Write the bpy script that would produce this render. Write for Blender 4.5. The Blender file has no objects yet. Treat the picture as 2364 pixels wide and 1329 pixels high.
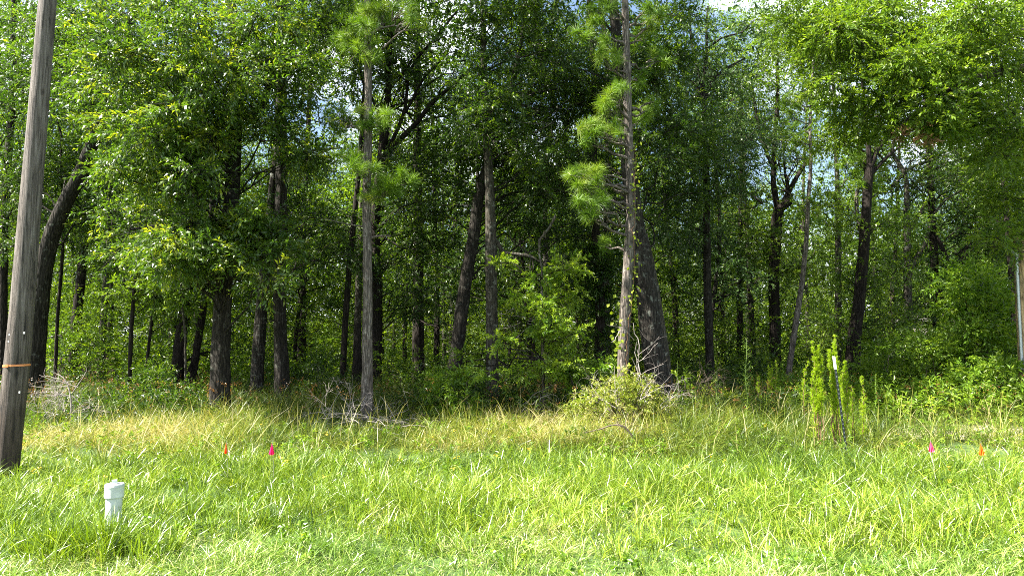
import bpy, math
import numpy as np

# ------------------------------------------------------------------ camera, sky, sun, exposure
sc = bpy.context.scene
W, H, F, HZ, EYE = 2364.0, 1329.0, 1638.0, 780.0, 1.6
PITCH = math.atan((HZ - H / 2) / F)
cam = bpy.data.cameras.new('camera'); camo = bpy.data.objects.new('camera', cam)
sc.collection.objects.link(camo); sc.camera = camo
camo.location = (0, 0, EYE); camo.rotation_euler = (math.pi / 2 + PITCH, 0, 0)
cam.sensor_width = 36; cam.lens = 36 * F / W; cam.clip_start = 0.05; cam.clip_end = 2000

SUN_EL, SUN_AZ = math.radians(50), math.radians(-104)      # azimuth measured from +Y towards +X: sun to the left, a little on the camera's side
sd = (math.sin(SUN_AZ) * math.cos(SUN_EL), math.cos(SUN_AZ) * math.cos(SUN_EL), math.sin(SUN_EL))
world = bpy.data.worlds.new('World'); sc.world = world; world.use_nodes = True
wn, wl = world.node_tree.nodes, world.node_tree.links; wn.clear()
wo = wn.new('ShaderNodeOutputWorld'); bg = wn.new('ShaderNodeBackground'); sky = wn.new('ShaderNodeTexSky')
sky.sky_type = 'NISHITA'; sky.sun_disc = False; sky.sun_elevation = SUN_EL; sky.sun_rotation = SUN_AZ
sky.air_density = 1.0; sky.dust_density = 1.5; sky.ozone_density = 1.0
tc = wn.new('ShaderNodeTexCoord'); nz = wn.new('ShaderNodeTexNoise'); nz.inputs['Scale'].default_value = 3.2
nz.inputs['Detail'].default_value = 6; mp = wn.new('ShaderNodeMapping'); mp.inputs['Scale'].default_value = (1, 1, 2.2)
cr = wn.new('ShaderNodeValToRGB'); cr.color_ramp.elements[0].position = .48; cr.color_ramp.elements[1].position = .62
mx = wn.new('ShaderNodeMixRGB'); mx.inputs[2].default_value = (9.5, 10.0, 11.0, 1)
wl.new(tc.outputs['Generated'], mp.inputs[0]); wl.new(mp.outputs[0], nz.inputs[0]); wl.new(nz.outputs[0], cr.inputs[0])
wl.new(cr.outputs[0], mx.inputs[0]); wl.new(sky.outputs[0], mx.inputs[1]); wl.new(mx.outputs[0], bg.inputs[0]); wl.new(bg.outputs[0], wo.inputs[0])
bg.inputs[1].default_value = 0.05
sun = bpy.data.lights.new('sun', 'SUN'); sun.energy = 5.0; sun.angle = math.radians(0.5); sun.color = (1, .95, .86)
suno = bpy.data.objects.new('sun', sun); sc.collection.objects.link(suno)
from mathutils import Vector
suno.rotation_euler = Vector(sd).to_track_quat('Z', 'Y').to_euler()
sc.view_settings.view_transform = 'Standard'; sc.view_settings.look = 'None'
sc.view_settings.exposure = 2.65; sc.view_settings.gamma = 1
sc.cycles.max_bounces = 7; sc.cycles.diffuse_bounces = 4; sc.cycles.glossy_bounces = 2; sc.cycles.transmission_bounces = 4
sc.cycles.transparent_max_bounces = 4; sc.cycles.sample_clamp_indirect = 4
sc.cycles.use_denoising = False; sc.cycles.filter_width = 1.0

# ------------------------------------------------------------------ helpers
RNG = np.random.default_rng(7)
cp, sp = math.cos(PITCH), math.sin(PITCH)
def at(px, py, Y):
    u, v = (px - W / 2) / F, (H / 2 - py) / F
    s = Y / (cp - v * sp)
    return np.array([u * s, Y, EYE + (sp + v * cp) * s])
def mpp(Y): return Y / F
def gz(x, y):
    x = np.asarray(x, float); y = np.asarray(y, float)
    return 0.035 * np.sin(x * .7 + 1) * np.cos(y * .55) + .03 * np.sin(x * 1.9 + y * 1.3) + .012 * np.sin(x * 5.1) * np.sin(y * 4.3) - .03
def norm(v): return v / np.maximum(np.linalg.norm(v, axis=-1, keepdims=True), 1e-9)

def tag(o, label=None, cat=None, group=None, kind=None):
    if label: o['label'] = label
    if cat: o['category'] = cat
    if group: o['group'] = group
    if kind: o['kind'] = kind
    return o
def empty(name, loc, label, cat, group=None):
    o = bpy.data.objects.new(name, None); sc.collection.objects.link(o); o.location = [float(c) for c in loc]
    o.empty_display_size = .1
    return tag(o, label, cat, group)

class MB:
    def __init__(s): s.v = []; s.f = {3: [], 4: []}; s.m = {3: [], 4: []}; s.t = {3: [], 4: []}; s.sm = {3: [], 4: []}; s.n = 0
    def add(s, v, f, mat=0, tint=None, smooth=False):
        f = np.asarray(f, np.int64); k = f.shape[1]; n = len(f)
        s.v.append(np.asarray(v, float)); s.f[k].append(f + s.n); s.m[k].append(np.full(n, mat, np.int32))
        s.t[k].append(np.asarray(tint, np.float32) if tint is not None else RNG.random(n).astype(np.float32)); s.sm[k].append(np.full(n, smooth, bool))
        s.n += len(v)
    def more(s, f, mat=0, smooth=False):            # extra faces on the vertices added last (absolute offset given by s.last)
        pass
    def build(s, name, mats, parent=None, loc=(0, 0, 0)):
        me = bpy.data.meshes.new(name)
        if s.n:
            v = np.concatenate(s.v) - np.asarray(loc, float)
            ks = [k for k in (3, 4) if s.f[k]]
            loops = np.concatenate([np.concatenate(s.f[k]).ravel() for k in ks])
            tot = np.concatenate([np.full(sum(len(a) for a in s.f[k]), k, np.int32) for k in ks])
            st = np.concatenate([[0], np.cumsum(tot)[:-1]]).astype(np.int32)
            me.vertices.add(len(v)); me.vertices.foreach_set('co', v.astype(np.float32).ravel())
            me.loops.add(len(loops)); me.loops.foreach_set('vertex_index', loops.astype(np.int32))
            me.polygons.add(len(tot)); me.polygons.foreach_set('loop_start', st); me.polygons.foreach_set('loop_total', tot)
            me.polygons.foreach_set('material_index', np.concatenate([np.concatenate(s.m[k]) for k in ks]))
            me.polygons.foreach_set('use_smooth', np.concatenate([np.concatenate(s.sm[k]) for k in ks]))
            at_ = me.attributes.new('tint', 'FLOAT', 'FACE'); at_.data.foreach_set('value', np.concatenate([np.concatenate(s.t[k]) for k in ks]))
            me.update(calc_edges=True)
        for m in (mats if isinstance(mats, (list, tuple)) else [mats]): me.materials.append(m)
        o = bpy.data.objects.new(name, me); sc.collection.objects.link(o)
        if parent is not None: o.parent = parent
        else: o.location = [float(c) for c in loc]
        return o

def resample(P, R, n):
    P = np.asarray(P, float); R = np.asarray(R, float)
    d = np.concatenate([[0], np.cumsum(np.linalg.norm(np.diff(P, axis=0), axis=1))]); t = np.linspace(0, d[-1], n)
    if len(P) < 3: return np.stack([np.interp(t, d, P[:, i]) for i in range(3)], 1), np.interp(t, d, R)
    # catmull-rom
    out = []
    m = np.gradient(P, d, axis=0)
    idx = np.clip(np.searchsorted(d, t, side='right') - 1, 0, len(P) - 2)
    h = (d[idx + 1] - d[idx])[:, None]; u = ((t - d[idx])[:, None]) / h
    h00 = 2*u**3 - 3*u**2 + 1; h10 = u**3 - 2*u**2 + u; h01 = -2*u**3 + 3*u**2; h11 = u**3 - u**2
    return h00*P[idx] + h10*h*m[idx] + h01*P[idx+1] + h11*h*m[idx+1], np.interp(t, d, R)

def tube(mb, P, R, n=None, sides=8, mat=0, rough=0.0, cap=True, smooth=True, lobes=0.0):
    P = np.asarray(P, float); R = np.asarray(R, float)
    if n: P, R = resample(P, R, n)
    m = len(P); T = norm(np.gradient(P, axis=0))
    ref = np.eye(3)[np.argmin(np.abs(T.mean(0)))]
    A = norm(np.cross(T, ref)); B = np.cross(T, A)
    ang = np.linspace(0, 2 * math.pi, sides, endpoint=False)
    rr = np.repeat(R[:, None], sides, 1)
    if lobes:
        ph = RNG.random() * 6
        rr = rr * (1 + lobes * np.sin(ang * 3 + ph)[None] * .6 + lobes * np.sin(ang * 5 + ph * 2 + np.linspace(0, 3, m)[:, None]) * .4)
    if rough: rr = rr * (1 + rough * RNG.standard_normal(rr.shape))
    V = P[:, None] + rr[..., None] * (np.cos(ang)[None, :, None] * A[:, None] + np.sin(ang)[None, :, None] * B[:, None])
    i = np.arange(m - 1)[:, None] * sides; j = np.arange(sides)[None]; j2 = (j + 1) % sides
    Fq = np.stack([i + j, i + j2, i + sides + j2, i + sides + j], -1).reshape(-1, 4)
    base = mb.n
    mb.add(V.reshape(-1, 3), Fq, mat, smooth=smooth)
    if cap:
        for k, pt in ((0, P[0]), (m - 1, P[-1])):
            j = np.arange(sides); f = np.stack([np.full(sides, 0), j + 1, (j + 1) % sides + 1], 1)
            mb.add(np.vstack([pt[None], V[k]]), f, mat)

def box(mb, c, s, mat=0, rz=0):
    c = np.asarray(c, float); s = np.asarray(s, float) / 2
    v = np.array([[x, y, z] for x in (-1, 1) for y in (-1, 1) for z in (-1, 1)]) * s
    ca, sa = math.cos(rz), math.sin(rz); v = np.stack([v[:, 0]*ca - v[:, 1]*sa, v[:, 0]*sa + v[:, 1]*ca, v[:, 2]], 1) + c
    mb.add(v, [[0, 1, 3, 2], [4, 6, 7, 5], [0, 4, 5, 1], [2, 3, 7, 6], [0, 2, 6, 4], [1, 5, 7, 3]], mat)

# ------------------------------------------------------------------ materials
def nodes(name):
    m = bpy.data.materials.new(name); m.use_nodes = True; n = m.node_tree.nodes; l = m.node_tree.links
    return m, n, l, n['Principled BSDF']
def ramp(n, stops):
    r = n.new('ShaderNodeValToRGB'); e = r.color_ramp.elements
    while len(e) < len(stops): e.new(.5)
    for k, (p, c) in enumerate(stops): e[k].position = p; e[k].color = (*c, 1)
    return r
def leaf_mat(name, stops, trans=.38, tcol=(1.25, 1.25, .45), rough=.42, spec=.5, patch=0.25):
    m, n, l, b = nodes(name)
    a = n.new('ShaderNodeAttribute'); a.attribute_name = 'tint'
    co = n.new('ShaderNodeNewGeometry'); ns = n.new('ShaderNodeTexNoise'); ns.inputs['Scale'].default_value = 1.3; ns.inputs['Detail'].default_value = 2
    l.new(co.outputs['Position'], ns.inputs['Vector'])
    mt = n.new('ShaderNodeMath'); mt.operation = 'MULTIPLY_ADD'; mt.inputs[1].default_value = patch * 3; mt.inputs[2].default_value = -patch * 1.5
    ad = n.new('ShaderNodeMath'); ad.operation = 'ADD'; l.new(ns.outputs[0], mt.inputs[0]); l.new(mt.outputs[0], ad.inputs[0]); l.new(a.outputs['Fac'], ad.inputs[1])
    r = ramp(n, stops); l.new(ad.outputs[0], r.inputs[0]); l.new(r.outputs[0], b.inputs['Base Color'])
    b.inputs['Roughness'].default_value = rough; b.inputs['Specular IOR Level'].default_value = spec
    tr = n.new('ShaderNodeBsdfTranslucent'); mu = n.new('ShaderNodeMixRGB'); mu.blend_type = 'MULTIPLY'; mu.inputs[0].default_value = 1
    mu.inputs[2].default_value = (*tcol, 1); l.new(r.outputs[0], mu.inputs[1]); l.new(mu.outputs[0], tr.inputs[0])
    mi = n.new('ShaderNodeMixShader'); mi.inputs[0].default_value = trans
    l.new(b.outputs[0], mi.inputs[1]); l.new(tr.outputs[0], mi.inputs[2]); l.new(mi.outputs[0], n['Material Output'].inputs[0])
    return m
def bark_mat(name, dark, mid, light, lichen=0.0, scale=1.0, lcol=(.45, .47, .42)):
    m, n, l, b = nodes(name)
    t = n.new('ShaderNodeTexCoord'); mp_ = n.new('ShaderNodeMapping'); mp_.inputs['Scale'].default_value = (14 * scale, 14 * scale, 2.2 * scale)
    l.new(t.outputs['Object'], mp_.inputs[0])
    ns = n.new('ShaderNodeTexNoise'); ns.inputs['Scale'].default_value = 1.6; ns.inputs['Detail'].default_value = 8; ns.inputs['Roughness'].default_value = .68; ns.inputs['Distortion'].default_value = .6
    l.new(mp_.outputs[0], ns.inputs['Vector'])
    vo = n.new('ShaderNodeTexVoronoi'); vo.feature = 'DISTANCE_TO_EDGE'; vo.inputs['Scale'].default_value = 1.7; l.new(mp_.outputs[0], vo.inputs['Vector'])
    r = ramp(n, [(.3, dark), (.5, mid), (.72, light)]); l.new(ns.outputs[0], r.inputs[0])
    vr = ramp(n, [(.0, (.25, .25, .25)), (.22, (1, 1, 1))]); l.new(vo.outputs[0], vr.inputs[0])
    mu = n.new('ShaderNodeMixRGB'); mu.blend_type = 'MULTIPLY'; mu.inputs[0].default_value = .8; l.new(r.outputs[0], mu.inputs[1]); l.new(vr.outputs[0], mu.inputs[2])
    out = mu.outputs[0]
    if lichen:
        n2 = n.new('ShaderNodeTexNoise'); n2.inputs['Scale'].default_value = 9; n2.inputs['Detail'].default_value = 9; n2.inputs['Roughness'].default_value = .72; l.new(t.outputs['Object'], n2.inputs['Vector'])
        r2 = ramp(n, [(.60 - lichen * .12, (0, 0, 0)), (.70 - lichen * .08, (.75, .75, .75))]); l.new(n2.outputs[0], r2.inputs[0])
        m2 = n.new('ShaderNodeMixRGB'); m2.inputs[2].default_value = (*lcol, 1); l.new(r2.outputs[0], m2.inputs[0]); l.new(out, m2.inputs[1]); out = m2.outputs[0]
    l.new(out, b.inputs['Base Color']); b.inputs['Roughness'].default_value = .95; b.inputs['Specular IOR Level'].default_value = .15
    bu = n.new('ShaderNodeBump'); bu.inputs['Strength'].default_value = .9; bu.inputs['Distance'].default_value = .03
    ml = n.new('ShaderNodeMath'); ml.operation = 'MULTIPLY'; l.new(ns.outputs[0], ml.inputs[0]); l.new(vr.outputs[0], ml.inputs[1])
    l.new(ml.outputs[0], bu.inputs['Height']); l.new(bu.outputs[0], b.inputs['Normal'])
    return m
def plain(name, col, rough=.6, metal=0, var=.15, scale=30, bump=0):
    m, n, l, b = nodes(name)
    t = n.new('ShaderNodeTexCoord'); ns = n.new('ShaderNodeTexNoise'); ns.inputs['Scale'].default_value = scale; ns.inputs['Detail'].default_value = 5
    l.new(t.outputs['Object'], ns.inputs['Vector'])
    r = ramp(n, [(.3, tuple(c * (1 - var) for c in col)), (.7, tuple(min(1, c * (1 + var)) for c in col))]); l.new(ns.outputs[0], r.inputs[0])
    l.new(r.outputs[0], b.inputs['Base Color']); b.inputs['Roughness'].default_value = rough; b.inputs['Metallic'].default_value = metal
    if bump:
        bu = n.new('ShaderNodeBump'); bu.inputs['Strength'].default_value = bump; bu.inputs['Distance'].default_value = .01
        l.new(ns.outputs[0], bu.inputs['Height']); l.new(bu.outputs[0], b.inputs['Normal'])
    return m

M = {}
M['oak_leaf'] = leaf_mat('willow_oak_leaf', [(0, (.026, .060, .007)), (.5, (.052, .108, .011)), (.85, (.10, .17, .015)), (1, (.24, .28, .02))], spec=.65, rough=.40, trans=.46)
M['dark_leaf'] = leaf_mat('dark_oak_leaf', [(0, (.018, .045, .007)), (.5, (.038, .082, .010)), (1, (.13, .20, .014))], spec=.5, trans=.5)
M['yellow_leaf'] = leaf_mat('yellow_green_leaf', [(0, (.05, .10, .008)), (.5, (.10, .18, .012)), (1, (.20, .28, .02))], spec=.45, trans=.46)
M['blue_leaf'] = leaf_mat('grey_green_leaf', [(0, (.03, .065, .018)), (.5, (.055, .105, .026)), (1, (.11, .17, .04))], spec=.4, trans=.35, tcol=(1.1, 1.2, .6))
M['bright_leaf'] = leaf_mat('bright_shrub_leaf', [(0, (.055, .12, .008)), (.5, (.12, .22, .014)), (1, (.24, .33, .03))], spec=.45, trans=.45)
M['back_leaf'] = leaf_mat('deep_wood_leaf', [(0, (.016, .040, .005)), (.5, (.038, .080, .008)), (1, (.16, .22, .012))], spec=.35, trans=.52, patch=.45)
M['needle'] = leaf_mat('pine_needle', [(0, (.05, .11, .008)), (.6, (.11, .20, .012)), (1, (.22, .28, .04))], spec=.3, rough=.5, trans=.35)
M['needle_dead'] = leaf_mat('dead_needle', [(0, (.12, .06, .025)), (1, (.25, .15, .07))], trans=.2, tcol=(1, 1, 1))
M['fennel'] = leaf_mat('dog_fennel_leaf', [(0, (.15, .25, .006)), (.6, (.25, .38, .010)), (1, (.38, .48, .03))], spec=.3, trans=.45, patch=.05)
M['vine'] = leaf_mat('vine_leaf', [(0, (.14, .20, .012)), (.6, (.23, .31, .02)), (1, (.38, .42, .05))], spec=.4, trans=.45)
M['grass'] = leaf_mat('lush_grass_blade', [(0, (.036, .080, .004)), (.4, (.122, .205, .008)), (.75, (.225, .31, .020)), (.97, (.34, .39, .08)), (1, (.48, .45, .24))], spec=.7, rough=.38, trans=.30, tcol=(1.2, 1.2, .4), patch=.2)
M['short_grass'] = leaf_mat('mown_grass_blade', [(0, (.05, .11, .010)), (.5, (.135, .235, .025)), (.85, (.24, .34, .06)), (1, (.46, .44, .22))], spec=.7, rough=.36, trans=.3, tcol=(1.1, 1.15, .5), patch=.2)
M['straw'] = leaf_mat('straw_grass_blade', [(0, (.035, .065, .006)), (.3, (.10, .15, .010)), (.58, (.18, .22, .020)), (.82, (.28, .26, .06)), (1, (.48, .42, .22))], spec=.45, rough=.45, trans=.3, tcol=(1.15, 1.1, .5), patch=.3)
M['mound'] = leaf_mat('thicket_leaf', [(0, (.07, .11, .01)), (.5, (.17, .22, .02)), (.8, (.28, .29, .05)), (1, (.42, .38, .18))], spec=.4, trans=.4, patch=.35)
M['rust'] = leaf_mat('rusty_seed_head', [(0, (.14, .06, .015)), (1, (.30, .15, .04))], trans=.3, tcol=(1, 1, .8))
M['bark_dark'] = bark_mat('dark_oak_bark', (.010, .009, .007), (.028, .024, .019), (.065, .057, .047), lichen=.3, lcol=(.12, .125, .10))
M['bark_black'] = bark_mat('black_bark', (.010, .008, .007), (.024, .019, .015), (.05, .04, .032))  # near-black bark tones, same matt finish as the other barks
M['bark_pine'] = bark_mat('pine_bark', (.045, .036, .030), (.14, .118, .10), (.28, .25, .22), lichen=.3, scale=1.1, lcol=(.32, .29, .26))
M['bark_lichen'] = bark_mat('lichen_oak_bark', (.012, .010, .008), (.035, .03, .025), (.08, .072, .06), lichen=.45, lcol=(.20, .215, .18))
M['bark_grey'] = bark_mat('grey_bark', (.025, .022, .017), (.065, .057, .043), (.14, .125, .10), lichen=.5, lcol=(.24, .25, .21))
M['twig'] = plain('twig_bark', (.05, .04, .03), .9, var=.4)
M['dead_twig'] = plain('bleached_dead_twig', (.24, .21, .19), .9, var=.35, scale=12)
M['dead_dark'] = plain('dark_dead_wood', (.10, .075, .055), .9, var=.5, scale=9, bump=.5)
M['stem_brown'] = plain('brown_stem', (.12, .06, .03), .8)
M['stem_green'] = plain('green_stem', (.14, .22, .04), .7)

# ------------------------------------------------------------------ leaf generators
def rhombi(mb, B, D, N, L, Wd, mat=0, tint=None, fold=.12):
    """leaf-shaped quads: base point, direction, normal, length, width"""
    S = norm(np.cross(D, N)); N2 = np.cross(S, D)
    L = np.broadcast_to(L, (len(B),))[:, None]; Wd = np.broadcast_to(Wd, (len(B),))[:, None]
    mid = B + D * L * .48
    V = np.stack([B, mid + S * Wd * .5 + N2 * L * fold, B + D * L - N2 * L * fold * .6, mid - S * Wd * .5 + N2 * L * fold], 1).reshape(-1, 3)
    mb.add(V, np.arange(len(B) * 4).reshape(-1, 4), mat, tint)
def rdir(n): return norm(RNG.standard_normal((n, 3)))

def sprays(mb, C, R, per, L, Wd, twig=.45, lpt=18, droop=-.15, mat=0, flat=.55, twmat=None, tw=.003, bright=0.0):
    """C (n,3) puff centres, R (n,3) radii; 'per' leaves in each puff, set along drooping twigs"""
    C = np.asarray(C, float); R = np.asarray(R, float)
    K = max(2, int(per / lpt)); n = len(C) * K
    c = np.repeat(C, K, 0); r = np.repeat(R, K, 0)
    u = rdir(n); s = RNG.random((n, 1)) ** .5 * .85
    p0 = c + u * r * s
    d = norm(u * np.array([1, 1, flat]) + RNG.standard_normal((n, 3)) * .45 + np.array([0, 0, droop * .6]))
    tl = twig * RNG.uniform(.6, 1.3, (n, 1)) * np.clip(r[:, :1] / .5, .5, 1.6)
    t = np.linspace(.08, 1, lpt)[None, :, None]
    P = p0[:, None] + d[:, None] * tl[:, None] * t + np.array([0, 0, droop])[None, None] * tl[:, None] * t ** 2
    P = P.reshape(-1, 3); D = np.repeat(d, lpt, 0)
    q = rdir(len(P)); q[:, 2] *= .5; ld = norm(D * .75 + norm(q - (q * D).sum(1, keepdims=True) * D) * .8 + np.array([0, 0, -.12]))
    nn = norm(np.array([0, 0, 1.0]) + RNG.standard_normal((len(P), 3)) * .55)
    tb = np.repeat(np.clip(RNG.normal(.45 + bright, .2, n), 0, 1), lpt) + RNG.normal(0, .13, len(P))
    sz = RNG.uniform(.65, 1.2, len(P))
    rhombi(mb, P, ld, nn, L * sz, Wd * sz, mat, np.clip(tb, 0, 1).astype(np.float32))
    if twmat is not None:
        e = p0 + d * tl + np.array([0, 0, droop]) * tl; sN = norm(np.cross(d, rdir(n))) * tw
        V = np.stack([p0 - sN, p0 + sN, e + sN * .3, e - sN * .3], 1).reshape(-1, 3)
        mb.add(V, np.arange(n * 4).reshape(-1, 4), twmat)

def wig(a, b, k=5, arch=.1, j=.04):
    t = np.linspace(0, 1, k)[:, None]; L = np.linalg.norm(b - a)
    P = a + (b - a) * t; P[:, 2] += np.sin(t[:, 0] * math.pi) * arch * L
    P[1:-1] += RNG.standard_normal((k - 2, 3)) * j * L
    return P

def branch_rec(mb, p, d, L, r, depth, mat=0, spread=.7, k=3, grav=0.0, sides=4):
    n = 5; P = [p]; dd = d.copy()
    for i in range(n):
        dd = norm(dd + RNG.standard_normal(3) * .16 + np.array([0, 0, grav])); P.append(P[-1] + dd * L / n)
    P = np.array(P); tube(mb, P, np.linspace(r, r * .45, len(P)), sides=sides, mat=mat, cap=False)
    if depth <= 0: return
    for _ in range(k):
        i = RNG.integers(1, len(P)); nd = norm(dd * .6 + rdir(1)[0] * spread)
        branch_rec(mb, P[i], nd, L * RNG.uniform(.4, .75), r * .5, depth - 1, mat, spread, k, grav, 3)

# ------------------------------------------------------------------ ground
xs = np.concatenate([np.linspace(-400, -16, 14)[:-1], np.linspace(-16, 16, 130), np.linspace(16, 400, 14)[1:]])
ys = np.concatenate([np.linspace(-60, 2, 8)[:-1], np.linspace(2, 22, 90), np.linspace(22, 500, 16)[1:]])
X, Yg = np.meshgrid(xs, ys); gm = MB()
nx, ny = len(xs), len(ys); i, j = np.meshgrid(np.arange(nx - 1), np.arange(ny - 1)); a = (j * nx + i).ravel()
gm.add(np.stack([X.ravel(), Yg.ravel(), gz(X, Yg).ravel()], 1), np.stack([a, a + 1, a + nx + 1, a + nx], 1), smooth=True)
gmat, n, l, b = nodes('soil_and_litter')
t = n.new('ShaderNodeNewGeometry'); ns = n.new('ShaderNodeTexNoise'); ns.inputs['Scale'].default_value = 9; ns.inputs['Detail'].default_value = 8
l.new(t.outputs['Position'], ns.inputs['Vector'])
r = ramp(n, [(.3, (.016, .034, .004)), (.5, (.032, .07, .008)), (.7, (.07, .10, .018))]); l.new(ns.outputs[0], r.inputs[0])
l.new(r.outputs[0], b.inputs['Base Color']); b.inputs['Roughness'].default_value = .95
bu = n.new('ShaderNodeBump'); bu.inputs['Distance'].default_value = .04; l.new(ns.outputs[0], bu.inputs['Height']); l.new(bu.outputs[0], b.inputs['Normal'])
tag(gm.build('ground', gmat), kind='structure')

# forest floor litter sheet
fm = MB(); xs = np.linspace(-60, 60, 120); ys = np.linspace(15.2, 90, 70); X, Yg = np.meshgrid(xs, ys); Yg = Yg.copy(); Yg[0] += .5 * np.sin(X[0] * .9) + .3 * np.sin(X[0] * 2.3)
nx, ny = len(xs), len(ys); i, j = np.meshgrid(np.arange(nx - 1), np.arange(ny - 1)); a = (j * nx + i).ravel()
fm.add(np.stack([X.ravel(), Yg.ravel(), gz(X, Yg).ravel() + .012 + .03 * np.minimum(1, Yg.ravel() / 60)], 1), np.stack([a, a + 1, a + nx + 1, a + nx], 1), smooth=True)
fmat, n, l, b = nodes('leaf_litter')
t = n.new('ShaderNodeNewGeometry'); ns = n.new('ShaderNodeTexVoronoi'); ns.inputs['Scale'].default_value = 14
l.new(t.outputs['Position'], ns.inputs['Vector'])
r = ramp(n, [(0, (.015, .014, .006)), (.5, (.045, .04, .018)), (1, (.09, .07, .035))]); l.new(ns.outputs['Color'], r.inputs[0]); l.new(r.outputs[0], b.inputs['Base Color']); b.inputs['Roughness'].default_value = .9
tag(fm.build('forest_floor', fmat), kind='structure')
# pale sandy track at the right
tm = MB(); xs = np.linspace(4.6, 14, 60); ys = np.linspace(11.3, 13.3, 14); X, Yg = np.meshgrid(xs, ys)
Yg = 12.4 + (Yg - 12.3) * np.clip((X - 4.6) / 2.2, .02, 1) + .12 * np.sin(X * 2.1)
nx, ny = len(xs), len(ys); i, j = np.meshgrid(np.arange(nx - 1), np.arange(ny - 1)); a = (j * nx + i).ravel()
tm.add(np.stack([X.ravel(), Yg.ravel(), gz(X, Yg).ravel() + .02], 1), np.stack([a, a + 1, a + nx + 1, a + nx], 1), smooth=True)
tag(tm.build('sandy_path', plain('pale_sand', (.42, .36, .24), .95, var=.35, scale=6, bump=.6)), kind='structure')

# ------------------------------------------------------------------ grass
def blades(mb, x, y, h, w, lean, mat=0, tint=None, az=None, z0=None, curl=1.0):
    n = len(x); az = RNG.uniform(0, 2 * math.pi, n) if az is None else az
    z = gz(x, y) if z0 is None else z0
    d = np.stack([np.cos(az), np.sin(az), np.zeros(n)], 1); fa = RNG.uniform(0, 2 * math.pi, n)
    s = np.stack([np.cos(fa), np.sin(fa), np.zeros(n)], 1)
    root = np.stack([x, y, z - .01], 1); out = []
    for k, (t, ww) in enumerate(((0, .8), (.38, 1), (.75, .75), (1, .06))):
        c = root + d * (lean * h * t ** (1 + curl * .9))[:, None] + np.array([0, 0, 1.0]) * (h * (t - .38 * np.minimum(lean, 1.3) * t ** 2.2))[:, None]
        out += [c - s * (w * ww / 2)[:, None], c + s * (w * ww / 2)[:, None]]
    V = np.stack(out, 1).reshape(-1, 3); b0 = np.arange(n)[:, None] * 8
    Fq = np.concatenate([b0 + np.array([[k, k + 1, k + 3, k + 2]]) for k in (0, 2, 4)], 1).reshape(-1, 4)
    tint = RNG.random(n) if tint is None else tint
    mb.add(V, Fq, mat, np.repeat(tint, 3).astype(np.float32))
def scatter(Y0, Y1, dens, extra=1.5, x0=None, x1=None):
    A = (Y1 - Y0); xm0 = -(Y1 * .73 + extra) if x0 is None else x0; xm1 = (Y1 * .73 + extra) if x1 is None else x1
    n = int(A * (xm1 - xm0) * dens); x = RNG.uniform(xm0, xm1, n); y = RNG.uniform(Y0, Y1, n)
    if x0 is None: k = np.abs(x) < y * .73 + extra; x, y = x[k], y[k]
    return x, y
def vnoise(x, y, s, seed=0):
    r = np.random.default_rng(seed); o = 0
    for _ in range(7):
        a = r.uniform(0, 6.28); f = s * r.uniform(.6, 1.7); o = o + np.sin((x * math.cos(a) + y * math.sin(a)) * f + r.uniform(0, 6.28))
    return o / 2.6                                             # about -1..1
def tufted(x, y, per, rad):
    X_ = np.repeat(x, per); Y_ = np.repeat(y, per); a = RNG.uniform(0, 6.283, len(X_)); r_ = np.abs(RNG.normal(0, rad, len(X_)))
    return X_ + r_ * np.cos(a), Y_ + r_ * np.sin(a), a

gr = MB()
# fine mown verge
x, y = scatter(3.6, 7.0, 380); x, y, a = tufted(x, y, 12, .04); n = len(x)
edge = 5.5 + .25 * vnoise(x, y, .8, 3)
k = (y < edge + RNG.normal(0, .35, n)); x, y, a = x[k], y[k], a[k]; n = len(x)
blades(gr, x, y, RNG.uniform(.04, .16, n) * (1 + .35 * vnoise(x, y, 2.5, 5)), RNG.uniform(.003, .007, n), RNG.uniform(.3, 1.5, n), 0, np.clip(RNG.normal(.5, .32, n) + .2 * vnoise(x, y, 2.2, 8) + .28 * ((x < -2.4) & (y < 5.2)), 0, 1), a)
tag(gr.build('mown_grass', M['short_grass']), 'short pale green mown grass along the bottom edge', 'grass', kind='stuff')

gr = MB()
# lush roadside grass
x, y = scatter(4.6, 10.2, 108); edge = 5.35 + .3 * vnoise(x, y, .8, 3); k = y > edge + RNG.normal(0, .25, len(x)); x, y = x[k], y[k]
k = RNG.random(len(x)) < np.clip((10.0 - y) / 1.3, .05, 1); x, y = x[k], y[k]
hs = np.clip(.22 + .07 * vnoise(x, y, 2.2, 11) + RNG.normal(0, .06, len(x)) - .09 * np.clip((6.3 - y), 0, 1), .07, .42)
tt = np.clip(RNG.normal(.44, .18, len(x)) + .14 * vnoise(x, y, 1.1, 12), 0, 1)
X_, Y_, a = tufted(x, y, 16, .045); n = len(X_)
blades(gr, X_, Y_, np.repeat(hs, 16) * RNG.uniform(.4, 1.35, n), RNG.uniform(.0035, .0085, n), RNG.uniform(.15, 1.15, n), 0, np.clip(np.repeat(tt, 16) + RNG.normal(0, .24, n), 0, .96), a)
# taller tufts round the pipe
X_, Y_, a = tufted(RNG.uniform(-3.7, -2.4, 60), RNG.uniform(4.95, 5.40, 60), 16, .05); n = len(X_)
blades(gr, X_, Y_, RNG.uniform(.14, .36, n), RNG.uniform(.004, .009, n), RNG.uniform(.15, .9, n), 0, np.clip(RNG.normal(.45, .2, n), 0, .96), a)
X_, Y_, a = tufted(RNG.uniform(-3.42, -2.75, 34), RNG.uniform(5.12, 5.40, 34), 16, .045); n = len(X_)
blades(gr, X_, Y_, RNG.uniform(.24, .42, n), RNG.uniform(.004, .009, n), RNG.uniform(.1, .7, n), 0, np.clip(RNG.normal(.4, .2, n), 0, .96), a)
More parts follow.
